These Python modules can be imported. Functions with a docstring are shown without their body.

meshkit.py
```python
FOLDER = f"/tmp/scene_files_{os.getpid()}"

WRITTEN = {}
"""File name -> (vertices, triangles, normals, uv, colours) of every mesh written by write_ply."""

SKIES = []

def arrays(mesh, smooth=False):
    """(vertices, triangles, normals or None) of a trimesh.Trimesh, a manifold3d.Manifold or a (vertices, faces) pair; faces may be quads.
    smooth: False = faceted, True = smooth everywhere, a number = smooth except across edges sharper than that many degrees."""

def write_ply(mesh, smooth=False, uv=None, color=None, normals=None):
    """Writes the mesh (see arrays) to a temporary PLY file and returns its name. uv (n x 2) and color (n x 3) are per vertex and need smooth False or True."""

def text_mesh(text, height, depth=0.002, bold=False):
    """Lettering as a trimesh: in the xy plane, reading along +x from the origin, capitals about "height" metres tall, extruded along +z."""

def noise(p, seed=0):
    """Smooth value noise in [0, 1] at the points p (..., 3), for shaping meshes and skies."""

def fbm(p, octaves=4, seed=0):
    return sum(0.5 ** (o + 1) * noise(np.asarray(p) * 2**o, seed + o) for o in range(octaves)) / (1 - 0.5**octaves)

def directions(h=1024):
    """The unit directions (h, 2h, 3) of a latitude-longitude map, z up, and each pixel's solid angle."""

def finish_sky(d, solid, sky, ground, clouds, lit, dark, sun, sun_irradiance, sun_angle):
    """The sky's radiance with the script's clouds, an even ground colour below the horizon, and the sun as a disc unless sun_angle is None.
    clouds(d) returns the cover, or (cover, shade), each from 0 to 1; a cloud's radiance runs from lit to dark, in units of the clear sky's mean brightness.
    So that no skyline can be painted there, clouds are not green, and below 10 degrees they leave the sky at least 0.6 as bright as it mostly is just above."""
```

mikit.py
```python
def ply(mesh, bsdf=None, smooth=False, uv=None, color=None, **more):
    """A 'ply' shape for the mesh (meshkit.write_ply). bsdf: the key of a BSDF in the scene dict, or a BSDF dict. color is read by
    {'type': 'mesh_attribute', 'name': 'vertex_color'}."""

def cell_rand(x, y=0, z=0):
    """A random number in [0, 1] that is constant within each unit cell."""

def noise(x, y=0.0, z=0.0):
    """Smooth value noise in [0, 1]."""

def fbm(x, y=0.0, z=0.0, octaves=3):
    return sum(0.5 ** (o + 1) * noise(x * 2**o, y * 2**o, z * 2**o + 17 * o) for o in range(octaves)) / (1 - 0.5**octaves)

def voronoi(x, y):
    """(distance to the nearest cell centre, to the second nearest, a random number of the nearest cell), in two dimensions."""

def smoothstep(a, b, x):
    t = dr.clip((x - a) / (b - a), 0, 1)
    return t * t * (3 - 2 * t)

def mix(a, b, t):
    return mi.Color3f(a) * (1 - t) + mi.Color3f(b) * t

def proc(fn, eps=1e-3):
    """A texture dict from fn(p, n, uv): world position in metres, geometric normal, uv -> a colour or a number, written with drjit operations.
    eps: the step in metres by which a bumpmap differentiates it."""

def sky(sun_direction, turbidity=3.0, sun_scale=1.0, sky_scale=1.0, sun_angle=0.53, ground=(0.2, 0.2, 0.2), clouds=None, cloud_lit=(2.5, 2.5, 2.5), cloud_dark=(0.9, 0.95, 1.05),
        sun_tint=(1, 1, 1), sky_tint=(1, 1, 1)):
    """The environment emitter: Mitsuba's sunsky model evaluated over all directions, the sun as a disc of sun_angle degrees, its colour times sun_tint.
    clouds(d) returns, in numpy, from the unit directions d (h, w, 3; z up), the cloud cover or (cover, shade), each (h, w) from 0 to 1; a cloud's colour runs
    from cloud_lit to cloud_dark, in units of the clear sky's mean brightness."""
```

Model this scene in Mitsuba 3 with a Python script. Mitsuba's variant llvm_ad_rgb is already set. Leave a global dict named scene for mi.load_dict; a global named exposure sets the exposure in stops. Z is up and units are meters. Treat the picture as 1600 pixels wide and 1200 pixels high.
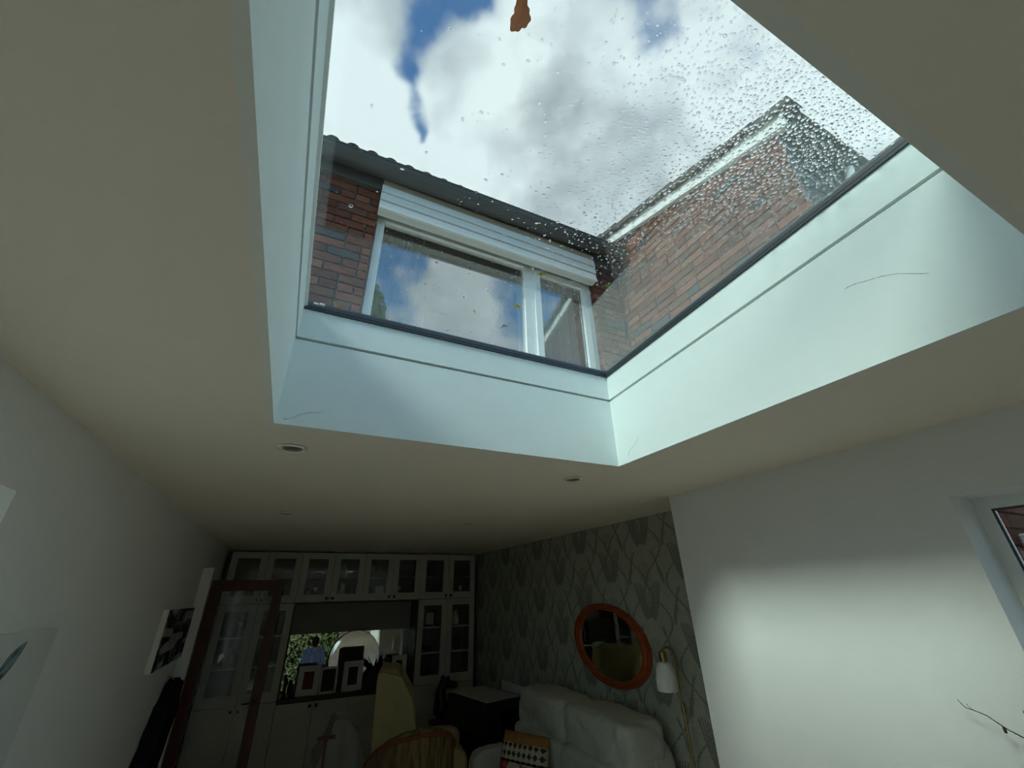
import math, random
import numpy as np, trimesh, shapely, manifold3d as m3
import shapely.geometry as sg
import drjit as dr, mitsuba as mi
import mikit, meshkit
from mikit import proc, noise, fbm, smoothstep, mix, cell_rand

T = mi.ScalarTransform4f
scene, labels = {}, {}
rng = np.random.default_rng(7)
random.seed(7)

# ---------------------------------------------------------------- camera
CAM = np.array([0.0, 0.0, 1.85])
yaw, pitch, roll = map(math.radians, (26.625, 26.73, -1.385))
fwd = np.array([math.sin(yaw) * math.cos(pitch), math.cos(yaw) * math.cos(pitch), math.sin(pitch)])
rgt = np.array([math.cos(yaw), -math.sin(yaw), 0.0])
upv = np.cross(rgt, fwd)
upr = -rgt * math.sin(roll) + upv * math.cos(roll)
scene['camera'] = {'type': 'perspective', 'fov': math.degrees(2 * math.atan(800 / 648.5)), 'fov_axis': 'x', 'near_clip': 0.02, 'far_clip': 500.0,
                   'to_world': T().look_at(origin=CAM.tolist(), target=(CAM + fwd).tolist(), up=upr.tolist())}

# ---------------------------------------------------------------- sky
exposure = 2.08


def near(d, c, s):
    c = np.asarray(c, float) / np.linalg.norm(c)
    return np.exp(-(np.arccos(np.clip(d @ c, -1, 1)) / s) ** 2)


def clouds(d):
    n = meshkit.fbm(d * 3.2 + [3.1, 1.7, 0.4], 6, 3)
    n2 = meshkit.fbm(d * 8.0 + [1.2, 5.0, 2.0], 5, 11)
    n3 = meshkit.fbm(d * 20.0 + [4.0, 1.0, 7.0], 5, 31)
    q = d + 0.13 * np.stack([meshkit.fbm(d * 7.0 + o, 5, 21 + o) - 0.5 for o in (0, 1, 2)], -1)
    q = q / np.linalg.norm(q, axis=-1, keepdims=True)
    field = 0.80 + 0.5 * (n - 0.5) + 0.5 * (n2 - 0.5)
    # narrow breaks of clear sky over the house; mostly clear sky with a lone cumulus over the garden
    gaps = 0.0
    for pts, r0, r1, a in ((((.035, .36), (.010, .50)), .080, .042, .95), (((.040, .37), (.12, .335)), .065, .035, .85), (((.012, .50), (.035, .555), (.068, .61), (.085, .64)), .036, .018, .62),
                           (((.375, .20), (.43, .235)), .05, .04, .50), (((.65, .17), (.72, .19)), .05, .04, .36), (((.02, .40), (-.03, .43)), .03, .02, .5)):
        p = np.array(pts)
        t = np.linspace(0, len(p) - 1, 12)
        for k in t:
            b = min(int(k), len(p) - 2)
            u = p[b] + (p[b + 1] - p[b]) * (k - b)
            gaps = np.maximum(gaps, a * near(q, (u[0], u[1], 1.0), r0 + (r1 - r0) * k / t[-1]))
    back = np.clip((-d[..., 1] - 0.25) / 0.25, 0, 1)
    puff = 1.0
    for c, r, a in (((0.185, -0.72, 0.67), 0.045, .75), ((0.235, -0.725, 0.65), 0.05, .75), ((0.30, -0.72, 0.625), 0.05, .7), ((0.22, -0.77, 0.60), 0.06, .75), ((0.21, -0.82, 0.535), 0.075, .8), ((0.33, -0.77, 0.55), 0.075, .8), ((0.14, -0.86, .50), .06, .7), ((.30, -.83, .48), .09, .8),
                    ((-0.5, -0.7, 0.5), 0.25, .6), ((0.85, -0.4, 0.35), 0.2, .5)):
        puff = puff * (1 - a * near(q, c, r))
    field = field * (1 - back) + back * (0.08 + 0.85 * (1 - puff) + 0.7 * (n2 - 0.5)) - gaps
    field = field + .75 * (n3 - .5)
    cover = np.clip((field - 0.06) / 0.56, 0, 1)
    cover = cover * cover * (3 - 2 * cover)
    m = meshkit.fbm(d * 5.0 + [8.0, 2.0, 5.0], 6, 5)
    shade = 0.36 + 1.7 * (m - 0.5) + 1.1 * (n2 - .5) + .7 * (n3 - .5)
    for c, r, a in (((0.36, 0.42, 0.83), 0.15, -.42), ((.56, .17, .81), .09, -.2), ((.10, .505, .855), .045, -.25), ((0.19, 0.575, 0.80), 0.085, .5), ((0.21, .41, .885), 0.075, .45), ((.70, .08, .71), .15, .7), ((-.06, .50, .86), .10, .5), ((.46, .1, .88), .09, .3)):
        shade = shade - a * near(q, c, r)
    return cover * 0.97, np.clip(shade * (1 - back) + back * (.25 + 1.5 * (n2 - .5)), 0, 1)


scene['sky'] = mikit.sky((-0.795, -0.22, 0.60), turbidity=2.6, sun_scale=0.55, sun_angle=17.0, sun_tint=(.73, .99, 1.20), sky_scale=1.0, clouds=clouds,
                         cloud_lit=(2.12, 2.32, 2.32), cloud_dark=(.72, .85, .92), ground=(0.16, 0.16, 0.14), sky_tint=(1.05, 1.42, 1.50))

# ---------------------------------------------------------------- materials


def diffuse(key, rgb):
    scene[key] = {'type': 'twosided', 'bsdf': {'type': 'diffuse', 'reflectance': {'type': 'rgb', 'value': list(rgb)}}}


def princ(key, rgb, rough=0.5, metallic=0.0, **k):
    col = rgb if isinstance(rgb, dict) else {'type': 'rgb', 'value': list(rgb)}
    scene[key] = {'type': 'twosided', 'bsdf': {'type': 'principled', 'base_color': col, 'roughness': rough, 'metallic': metallic, **k}}


def procd(key, fn):
    scene[key] = {'type': 'twosided', 'bsdf': {'type': 'diffuse', 'reflectance': proc(fn)}}


procd('m_plaster', lambda p, n, uv: mix((.81, .82, .82), (.86, .87, .87), fbm(p.x * 3, p.y * 3, p.z * 3, 4)))
procd('m_ceiling', lambda p, n, uv: mix((.90, .84, .74), (.93, .875, .785), fbm(p.x * 2.5, p.y * 2.5, p.z * 2, 4)))
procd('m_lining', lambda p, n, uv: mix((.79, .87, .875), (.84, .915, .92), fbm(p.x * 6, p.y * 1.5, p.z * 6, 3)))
princ('m_white_gloss', (.82, .83, .82), .28)
diffuse('m_groove', (.36, .33, .27))
princ('m_gasket', (.035, .042, .05), .35)
scene['m_roofglass'] = {'type': 'thindielectric', 'int_ior': 1.78, 'specular_transmittance': {'type': 'rgb', 'value': [.87, .965, .975]}}
scene['m_pane'] = {'type': 'thindielectric', 'int_ior': 1.5, 'specular_transmittance': {'type': 'rgb', 'value': [.93, .96, .95]}}
scene['m_tintedpane'] = {'type': 'thindielectric', 'int_ior': 1.5, 'specular_transmittance': {'type': 'rgb', 'value': [.55, .56, .54]}}
scene['m_coatedpane'] = {'type': 'thindielectric', 'int_ior': 3.2, 'specular_transmittance': {'type': 'rgb', 'value': [.80, .86, .86]}}
scene['m_water'] = {'type': 'dielectric', 'int_ior': 1.33, 'ext_ior': 1.0}
scene['m_mirror'] = {'type': 'twosided', 'bsdf': {'type': 'conductor', 'material': 'none', 'specular_reflectance': {'type': 'rgb', 'value': [.86, .88, .86]}}}
procd('m_mortar', lambda p, n, uv: mix((.075, .06, .055), (.16, .14, .125), fbm(p.x * 30, p.y * 30, p.z * 30, 3)))
TINTS = [(.27, .105, .075), (.22, .082, .062), (.31, .13, .095), (.17, .075, .062), (.24, .10, .085), (.115, .105, .12), (.20, .10, .07), (.34, .155, .11)]
for i, c in enumerate(TINTS):
    c = np.array(c) * .62
    procd(f'm_brick_{i}', lambda p, n, uv, a=(c * .72).tolist(), b=(c * 1.25).tolist(): mix(a, b, fbm(p.x * 22 + 3, p.y * 22, p.z * 40, 4)))
princ('m_rooftile', (.085, .082, .078), .75)
princ('m_gutter', (.055, .062, .066), .45)
procd('m_slate', lambda p, n, uv: mix((.055, .065, .08), (.10, .115, .13), fbm(p.x * 9, p.y * 9, p.z * 9, 3)))
princ('m_upvc', (.80, .83, .82), .3)
procd('m_cladding', lambda p, n, uv: mix((.66, .69, .69), (.76, .79, .79), fbm(p.x * 2, p.y * 2, p.z * 14, 3)))
diffuse('m_net', (.62, .66, .66))
diffuse('m_curtain', (.11, .15, .19))
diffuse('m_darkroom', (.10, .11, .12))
procd('m_felt', lambda p, n, uv: mix((.05, .05, .05), (.10, .10, .10), fbm(p.x * 8, p.y * 8, p.z, 3)))


def grain(a, b, along):
    def fn(p, n, uv):
        q = [p.x * 26, p.y * 26, p.z * 26]
        q[along] = q[along] * .06
        return mix(a, b, fbm(q[0], q[1], q[2], 4))
    return proc(fn)


princ('m_darkwood', grain((.040, .022, .014), (.085, .048, .03), 0), .45)
princ('m_redwood', grain((.050, .010, .006), (.085, .018, .010), 2), .35)
princ('m_mirrorwood', grain((.24, .042, .010), (.38, .085, .022), 1), .3)


def floor_fn(p, n, uv):
    i = dr.floor(p.x / .14)
    t = cell_rand(i, dr.floor((p.y + cell_rand(i, 3) * 1.2) / 1.2))
    e = dr.abs(p.x / .14 - i - .5)
    return mix((.60, .49, .38), (.72, .61, .49), t * .6 + .4 * fbm(p.x * 30, p.y * 2, 0, 3)) * dr.select(e > .485, .4, 1.0)


princ('m_floor', proc(floor_fn), .4)
princ('m_cabinet', (.62, .61, .56), .4)
diffuse('m_carcass', (.25, .25, .235))
diffuse('m_alcoveback', (.36, .355, .32))
princ('m_knob', (.035, .032, .03), .35, .4)
princ('m_black', (.012, .013, .013), .4)
princ('m_brass', (.50, .36, .16), .28, 1.0)
princ('m_chrome', (.8, .8, .8), .12, 1.0)
princ('m_opal', (.80, .82, .78), .25)
procd('m_sofa', lambda p, n, uv: mix((.46, .46, .40), (.54, .54, .47), fbm(p.x * 50, p.y * 50, p.z * 50, 3)))
procd('m_armchair', lambda p, n, uv: mix((.44, .38, .20), (.52, .46, .25), fbm(p.x * 30, p.y * 30, p.z * 30, 3)))


def throw_fn(p, n, uv):
    s = fbm(p.x * 60, p.y * 60, p.z * 9, 3)
    return mix(mix((.085, .058, .028), (.175, .13, .065), smoothstep(.3, .65, s)), (.13, .055, .03), .4 * smoothstep(.6, .75, noise(p.x * 14, p.y * 14, 2)))


procd('m_throw', throw_fn)
diffuse('m_redtrim', (.17, .055, .035))
diffuse('m_paper', (.55, .54, .50))
diffuse('m_grey_cloth', (.30, .29, .27))
diffuse('m_skin', (.52, .31, .24))
diffuse('m_hair', (.025, .018, .014))
diffuse('m_hoodie', (.16, .22, .40))
diffuse('m_jeans', (.06, .08, .14))
diffuse('m_coat', (.018, .018, .028))
diffuse('m_white', (.80, .80, .77))
diffuse('m_plantdark', (.012, .018, .012))
diffuse('m_photo_dark', (.05, .05, .05))
diffuse('m_photo_red', (.22, .05, .06))
diffuse('m_ornament', (.75, .74, .70))
diffuse('m_dark_ornament', (.07, .055, .06))
princ('m_silver', (.7, .7, .72), .2, 1.0)
diffuse('m_bark', (.06, .045, .035))
diffuse('m_stone', (.30, .30, .28))
for k, c in dict(brown=(.50, .20, .07), orange=(.55, .30, .05), olive=(.42, .42, .08), pink=(.45, .17, .10), green=(.16, .40, .06)).items():
    scene['m_leaf_' + k] = {'type': 'principledthin', 'base_color': {'type': 'rgb', 'value': list(c)}, 'roughness': .6, 'diff_trans': .9}
scene['m_foliage'] = {'type': 'principledthin', 'base_color': proc(lambda p, n, uv: mix((.14, .22, .07), (.55, .62, .34), noise(p.x * 9, p.y * 9, p.z * 9))), 'roughness': .6, 'diff_trans': .7}


def wallpaper_fn(p, n, uv):
    W, Hh = .44, .54                                   # repeat of the half-drop damask
    col = dr.floor(p.y / W)
    odd = col - 2 * dr.floor(col / 2)
    a = dr.abs(p.y / W - col - .5)                     # 0 on the motif's axis
    v = p.z / Hh + .5 * odd
    b = v - dr.floor(v)
    m = mi.Float(0)

    def stroke(x0, b0, dx, db, bend, w, leafy):
        """One leafy spray from (x0, b0) rising by db and spreading by dx."""
        t = (b - b0) / db
        c = x0 + dx * dr.power(dr.clip(t, 1e-3, 1), bend)
        d = dr.abs(a - c)
        inside = smoothstep(0, .08, t) * (1 - smoothstep(.92, 1.0, t))
        width = w * (.45 + .55 * dr.abs(dr.sin(t * leafy))) * (1.1 - .5 * t)
        return (1 - smoothstep(width * .6, width * 1.1, d)) * inside

    for args in ((.03, .02, .30, .52, .55, .046, 30), (.025, .03, .245, .52, .6, .034, 32), (.017, .05, .14, .48, .72, .030, 26), (.42, .50, -.16, .46, 1.5, .028, 28), (.02, .04, .19, .50, .65, .034, 28), (.015, .06, .095, .44, .8, .028, 24), (.0, .05, .03, .36, 1, .022, 20), (.46, .48, -.26, .50, 1.6, .036, 34), (.36, .62, -.10, .36, 1.4, .022, 24)):
        m = dr.maximum(m, stroke(*args))
    ogee = .25 + .235 * dr.cos(2 * math.pi * (b - .02))
    bead = .012 + .022 * dr.abs(dr.sin(b * 62))
    m = dr.maximum(m, 1 - smoothstep(bead * .7, bead * 1.1, dr.abs(a - ogee)))
    oval = dr.sqrt(dr.square(a / .17) + dr.square((b - .66) / .17))
    m = dr.maximum(m, .35 * (1 - smoothstep(.92, 1.0, oval)))
    return mix((.42, .44, .375), (.18, .195, .16), m * .72) * (.94 + .12 * noise(p.y * 60, p.z * 60, 1))


scene['m_wallpaper'] = {'type': 'twosided', 'bsdf': {'type': 'diffuse', 'reflectance': proc(wallpaper_fn)}}


def cushion_fn(p, n, uv):
    v, u = uv.y, uv.x
    d = dr.abs((u * 9) - dr.floor(u * 9) - .5) + dr.abs((v * 9 + .1) - dr.floor(v * 9 + .1) - .5)
    band = smoothstep(.60, .61, v) * (1 - smoothstep(.84, .85, v))
    diamonds = mix((.42, .38, .28), (.05, .045, .035), dr.select(d < .42, 1.0, 0.0) + dr.select(dr.abs(v - .62) < .015, 1.0, 0.0) * .9)
    f = fbm(u * 8, v * 8, 2, 2)
    floral = mix((.40, .36, .28), (.30, .055, .045), smoothstep(.47, .53, f))
    top = mix((.30, .14, .04), (.38, .19, .06), noise(u * 30, v * 30))
    return mix(mix(floral, diamonds, band), top, smoothstep(.85, .86, v))


procd('m_cushion', cushion_fn)


def skyline_fn(p, n, uv):
    y, z = p.y, p.z
    t = noise(y * 26, dr.floor(z * 9)) * .6 + noise(y * 70, z * 50) * .4
    pale = smoothstep(.52, .62, noise(y * 4 + 3, z * 20)) * .7
    return mix((.02, .02, .025), (.20, .21, .22), smoothstep(.45, .8, t)) + mi.Color3f(pale * .35)


procd('m_skyline', skyline_fn)


def feather_fn(p, n, uv):
    out = mi.Color3f(.70, .71, .70)
    for (cy, cz, ang, L, W) in ((2.030, 1.690, .72, .085, .030), (1.99, 1.47, .6, .07, .022), (1.90, 1.60, 1.9, .08, .02)):
        c, s = math.cos(ang), math.sin(ang)
        a = (p.y - cy) * c + (p.z - cz) * s
        b = -(p.y - cy) * s + (p.z - cz) * c
        r = dr.abs(b) / (W * dr.maximum(1 - dr.square(a / L), 1e-3))
        m = (1 - smoothstep(.85, 1.0, r)) * dr.select(dr.abs(a) < L, 1.0, 0.0)
        out = mix(out, mix((.06, .085, .105), (.26, .34, .37), smoothstep(.2, .8, fbm(a * 30, b * 110, 1, 3) + .25 * (1 - r))), m)
    return out


procd('m_feather', feather_fn)

# ---------------------------------------------------------------- helpers


def free(key):
    if key not in scene and key not in labels:
        return key
    i = 1
    while f'{key}_{i:03d}' in scene or f'{key}_{i:03d}' in labels:
        i += 1
    return f'{key}_{i:03d}'


def tag(key, label=None, cat=None, group=None, kind=None):
    d = labels.setdefault(key, {})
    for k, v in (('label', label), ('category', cat), ('group', group), ('kind', kind)):
        if v:
            d[k] = v
    return key


def thing(name, label, cat, group=None, kind=None):
    key = free(name)
    return tag(key, label, cat, group, kind)


def put(name, mesh, bsdf, parent=None, smooth=False, label=None, kind=None, **more):
    key = free(f'{parent}__{name}' if parent else name)
    scene[key] = mesh if isinstance(mesh, dict) else mikit.ply(mesh, bsdf, smooth, **more)
    if label or kind:
        tag(key, label, None, None, kind)
    return key


def solo(name, mesh, bsdf, label, cat, smooth=False, group=None, kind=None, **more):
    key = put(name, mesh, bsdf, None, smooth, **more)
    return tag(key, label, cat, group, kind)


def struct(name, mesh, bsdf, label, cat, smooth=False):
    return solo(name, mesh, bsdf, label, cat, smooth, kind='structure')


def moved(shape, M):
    return {**shape, 'to_world': M}


def box(x0, x1, y0, y1, z0, z1, r=0.0):
    if r <= 0:
        b = trimesh.creation.box((x1 - x0, y1 - y0, z1 - z0))
        b.apply_translation(((x0 + x1) / 2, (y0 + y1) / 2, (z0 + z1) / 2))
        return b
    r = min(r, .49 * min(x1 - x0, y1 - y0, z1 - z0))
    pts = []
    for sx in (0, 1):
        for sy in (0, 1):
            for sz in (0, 1):
                c = np.array([(x0, x1)[sx], (y0, y1)[sy], (z0, z1)[sz]])
                s = np.array([1 - 2 * sx, 1 - 2 * sy, 1 - 2 * sz]) * r
                for k in range(3):
                    o = s.copy()
                    o[k] = 0
                    pts.append(c + o)
    return trimesh.convex.convex_hull(np.array(pts))


def cat(*ms):
    return trimesh.util.concatenate(list(ms))


def man(mesh):
    return m3.Manifold(m3.Mesh(vert_properties=np.asarray(mesh.vertices, np.float32), tri_verts=np.asarray(mesh.faces, np.uint32)))


def tri(mf):
    m = mf.to_mesh()
    return trimesh.Trimesh(m.vert_properties[:, :3], m.tri_verts, process=False)


def minus(a, *bs):
    r = man(a)
    for b in bs:
        r = r - man(b)
    return tri(r)


def lathe(profile, center=(0, 0, 0), n=24, axis=None):
    m = trimesh.creation.revolve(np.array(profile, float), sections=n)
    if axis is not None:
        m.apply_transform(trimesh.geometry.align_vectors([0, 0, 1], axis))
    m.apply_translation(center)
    return m


def tube(pts, r, n=8, closed=False):
    pts = np.asarray(pts, float)
    r = np.broadcast_to(np.asarray(r, float), (len(pts),))
    tan = np.gradient(pts, axis=0)
    if closed:
        tan = np.roll(pts, -1, 0) - np.roll(pts, 1, 0)
    tan /= np.linalg.norm(tan, axis=1, keepdims=True) + 1e-12
    ref = np.array([0, 0, 1.0]) if abs(tan[0, 2]) < .9 else np.array([1.0, 0, 0])
    a = np.cross(tan[0], ref)
    rings, ang = [], np.arange(n) / n * 2 * np.pi
    for p, t, rr in zip(pts, tan, r):
        a = a - t * (a @ t)
        a /= np.linalg.norm(a)
        b = np.cross(t, a)
        rings.append(p + rr * (np.cos(ang)[:, None] * a + np.sin(ang)[:, None] * b))
    v, f = np.vstack(rings), []
    k = len(pts)
    for i in range(k if closed else k - 1):
        for j in range(n):
            p0, p1, q0, q1 = i * n + j, i * n + (j + 1) % n, ((i + 1) % k) * n + j, ((i + 1) % k) * n + (j + 1) % n
            f += [[p0, p1, q1], [p0, q1, q0]]
    if not closed:
        v = np.vstack([v, pts[0], pts[-1]])
        for j in range(n):
            f += [[(j + 1) % n, j, k * n], [(k - 1) * n + j, (k - 1) * n + (j + 1) % n, k * n + 1]]
    m = trimesh.Trimesh(v, f, process=False)
    m.fix_normals()
    return m


def spline(pts, n=24):
    from scipy.interpolate import CubicSpline
    pts = np.asarray(pts, float)
    t = np.r_[0, np.cumsum(np.linalg.norm(np.diff(pts, axis=0), axis=1))]
    return CubicSpline(t, pts)(np.linspace(0, t[-1], n))


def soft(x0, x1, y0, y1, z0, z1, e=.45, sub=4, wob=0.0, seed=0):
    """A stuffed, rounded block."""
    s = trimesh.creation.icosphere(subdivisions=sub)
    v = s.vertices
    v = np.sign(v) * np.abs(v) ** e
    v = v / np.maximum(np.linalg.norm(v, ord=6, axis=1, keepdims=True), 1e-9)
    c, h = np.array([x0 + x1, y0 + y1, z0 + z1]) / 2, np.array([x1 - x0, y1 - y0, z1 - z0]) / 2
    v = c + v * h
    if wob:
        v = v + wob * (meshkit.fbm(v * 7 + seed, 3, seed)[:, None] - .5) * s.vertex_normals * 2
    return trimesh.Trimesh(v, s.faces, process=False)


def frame_mesh(w, h, t, b, d, bot=None, top=None):
    """A rectangular frame in the xz plane, origin at its lower left, depth d along +y."""
    p = sg.box(0, 0, w, h).difference(sg.box(b, bot or b, w - b, h - (top or b)))
    m = trimesh.creation.extrude_polygon(p, d, engine='earcut')
    v = m.vertices.copy()
    m.vertices = np.c_[v[:, 0], v[:, 2], v[:, 1]]
    m.invert()
    return m


def prism(poly, d, axis):
    """Extrude a 2-D outline: axis 'x' -> outline in (y,z), 'y' -> (x,z), 'z' -> (x,y)."""
    m = trimesh.creation.extrude_polygon(poly if hasattr(poly, 'exterior') else sg.Polygon(poly), d, engine='earcut')
    v = m.vertices.copy()
    if axis == 'x':
        m.vertices = np.c_[v[:, 2], v[:, 0], v[:, 1]]
    elif axis == 'y':
        m.vertices = np.c_[v[:, 0], v[:, 2], v[:, 1]]
        m.invert()
    return m


def hulls(joints, bones, seg=14):
    """Continuous body: the hull of the spheres at the two joints of every bone, joined, refined and smoothed."""
    out = m3.Manifold()
    for a, b in bones:
        (pa, ra), (pb, rb) = joints[a], joints[b]
        sa, sb = (m3.Manifold.sphere(r, seg).translate(list(map(float, p))) for p, r in ((pa, ra), (pb, rb)))
        out = out + m3.Manifold.batch_hull([sa, sb])
    return out


def finish(mf, length=.02, it=10):
    m = tri(mf.refine_to_length(length))
    m.merge_vertices()
    trimesh.smoothing.filter_taubin(m, iterations=it)
    return m


# ---------------------------------------------------------------- dimensions
ZC = 2.40                      # ceiling
XL, XR, XP = -.74, 2.17, 2.60  # left wall, white right wall, papered wall
YJ, YB, YR = 2.05, 6.86, -2.0  # end of the white wall, back wall, rear wall
HX0, HX1, HY0, HY1 = -.143, 1.375, .081, 1.583   # opening in the ceiling
YF, XW, YW = 2.55, 2.58, .81   # facade, wing wall, wing front

# ---------------------------------------------------------------- the room
struct('floor', box(-1.0, 2.9, -2.2, 7.1, -.12, 0), 'm_floor', 'brown wooden plank floor of the room', 'floor')
ceil = minus(box(-1.0, 2.57, -2.25, 7.1, ZC, 2.66), box(HX0 - .001, HX1 + .001, HY0 - .001, HY1 + .001, 2.3, 2.8))
struct('ceiling', ceil, 'm_ceiling', 'plain matt ceiling around the square skylight opening', 'ceiling')
struct('ceiling_far', box(2.57, 2.9, 2.0, 7.1, ZC, 2.66), 'm_ceiling', 'strip of plain ceiling above the papered wall', 'ceiling')
struct('wall_left', minus(box(XL - .25, XL, -2.2, 7.1, 0, ZC), box(-1.2, -.5, .45, 1.69, 1.0, 2.14)), 'm_plaster', 'white plastered left wall with canvases hung along it', 'wall')
struct('wall_right', minus(box(XR, XR + .28, -2.2, YJ, 0, ZC), box(2.0, 2.6, -.5, .70, .95, 2.14)), 'm_plaster', 'white plastered right wall with the recessed window', 'wall')
struct('wall_right_return', box(XR + .28, XP + .02, YJ - .15, YJ, 0, ZC), 'm_plaster', 'short return of the white right wall beside the papered wall', 'wall')
struct('wall_papered', box(XP, XP + .25, YJ - .02, 7.1, 0, ZC), 'm_wallpaper', 'grey green wall papered with a leafy damask pattern', 'wall')
struct('wall_back', box(-1.0, 2.9, YB, YB + .2, 0, ZC), 'm_plaster', 'back wall behind the white cabinets', 'wall')
struct('wall_rear', minus(box(-1.0, 2.5, YR - .2, YR, 0, ZC), box(-.45, 1.81, -2.4, -1.8, -.01, 2.05)), 'm_plaster', 'rear wall around the patio door', 'wall')

# skylight
gz = lambda y: 2.900 + .055 * (1.58 - y)
tz = lambda y: 2.752 + .057 * (1.58 - y)
SKY = thing('window_1', 'square rooflight with deep white lining and rain-wet glass in the ceiling', 'skylight', kind='structure')
X0, X1, Y0, Y1 = HX0, HX1, HY0, HY1


def yz(y0, y1, za, zb):
    return [(y0, za(y0)), (y1, za(y1)), (y1, zb(y1)), (y0, zb(y0))]


flat = lambda y: ZC
t_ = .02
put('lining', prism(yz(Y0 - .02, Y1 + .02, flat, tz), t_, 'x').apply_translation((X1, 0, 0)), 'm_lining', SKY, label='right lining panel of the rooflight with a hairline crack')
put('lining', prism(yz(Y0 - .02, Y1 + .02, flat, tz), t_, 'x').apply_translation((X0 - t_, 0, 0)), 'm_lining', SKY, label='left lining panel of the rooflight')
put('lining', box(X0 - .02, X1 + .02, Y1, Y1 + t_, ZC, tz(Y1)), 'm_lining', SKY, label='lining panel of the rooflight above the downlights')
put('lining', box(X0 - .02, X1 + .02, Y0 - t_, Y0, ZC, tz(Y0)), 'm_lining', SKY)
gr = .010
for (sx, side) in ((X1 + .012, 1), (X0 - .030, 0)):
    put('shadow_gap', prism(yz(Y0 - .02, Y1 + .02, tz, lambda y: tz(y) + gr), .018, 'x').apply_translation((sx, 0, 0)), 'm_groove', SKY)
put('shadow_gap', box(X0 - .02, X1 + .02, Y1 + .012, Y1 + .03, tz(Y1), tz(Y1) + gr), 'm_groove', SKY)
put('shadow_gap', box(X0 - .02, X1 + .02, Y0 - .03, Y0 - .012, tz(Y0), tz(Y0) + gr), 'm_groove', SKY)
tg = lambda y: tz(y) + gr
gb = lambda y: gz(y) - .007
put('frame_rail', prism(yz(Y0 - .02, Y1 + .02, tg, gb), .05, 'x').apply_translation((X1 - .004, 0, 0)), 'm_lining', SKY)
put('frame_rail', prism(yz(Y0 - .02, Y1 + .02, tg, gz), .05, 'x').apply_translation((X0 - .046, 0, 0)), 'm_lining', SKY)
put('frame_rail', box(X0, X1, Y1 - .004, Y1 + .046, tg(Y1), gb(Y1)), 'm_lining', SKY)
put('frame_rail', box(X0, X1, Y0 - .046, Y0 + .004, tg(Y0), gb(Y0)), 'm_lining', SKY)
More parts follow.
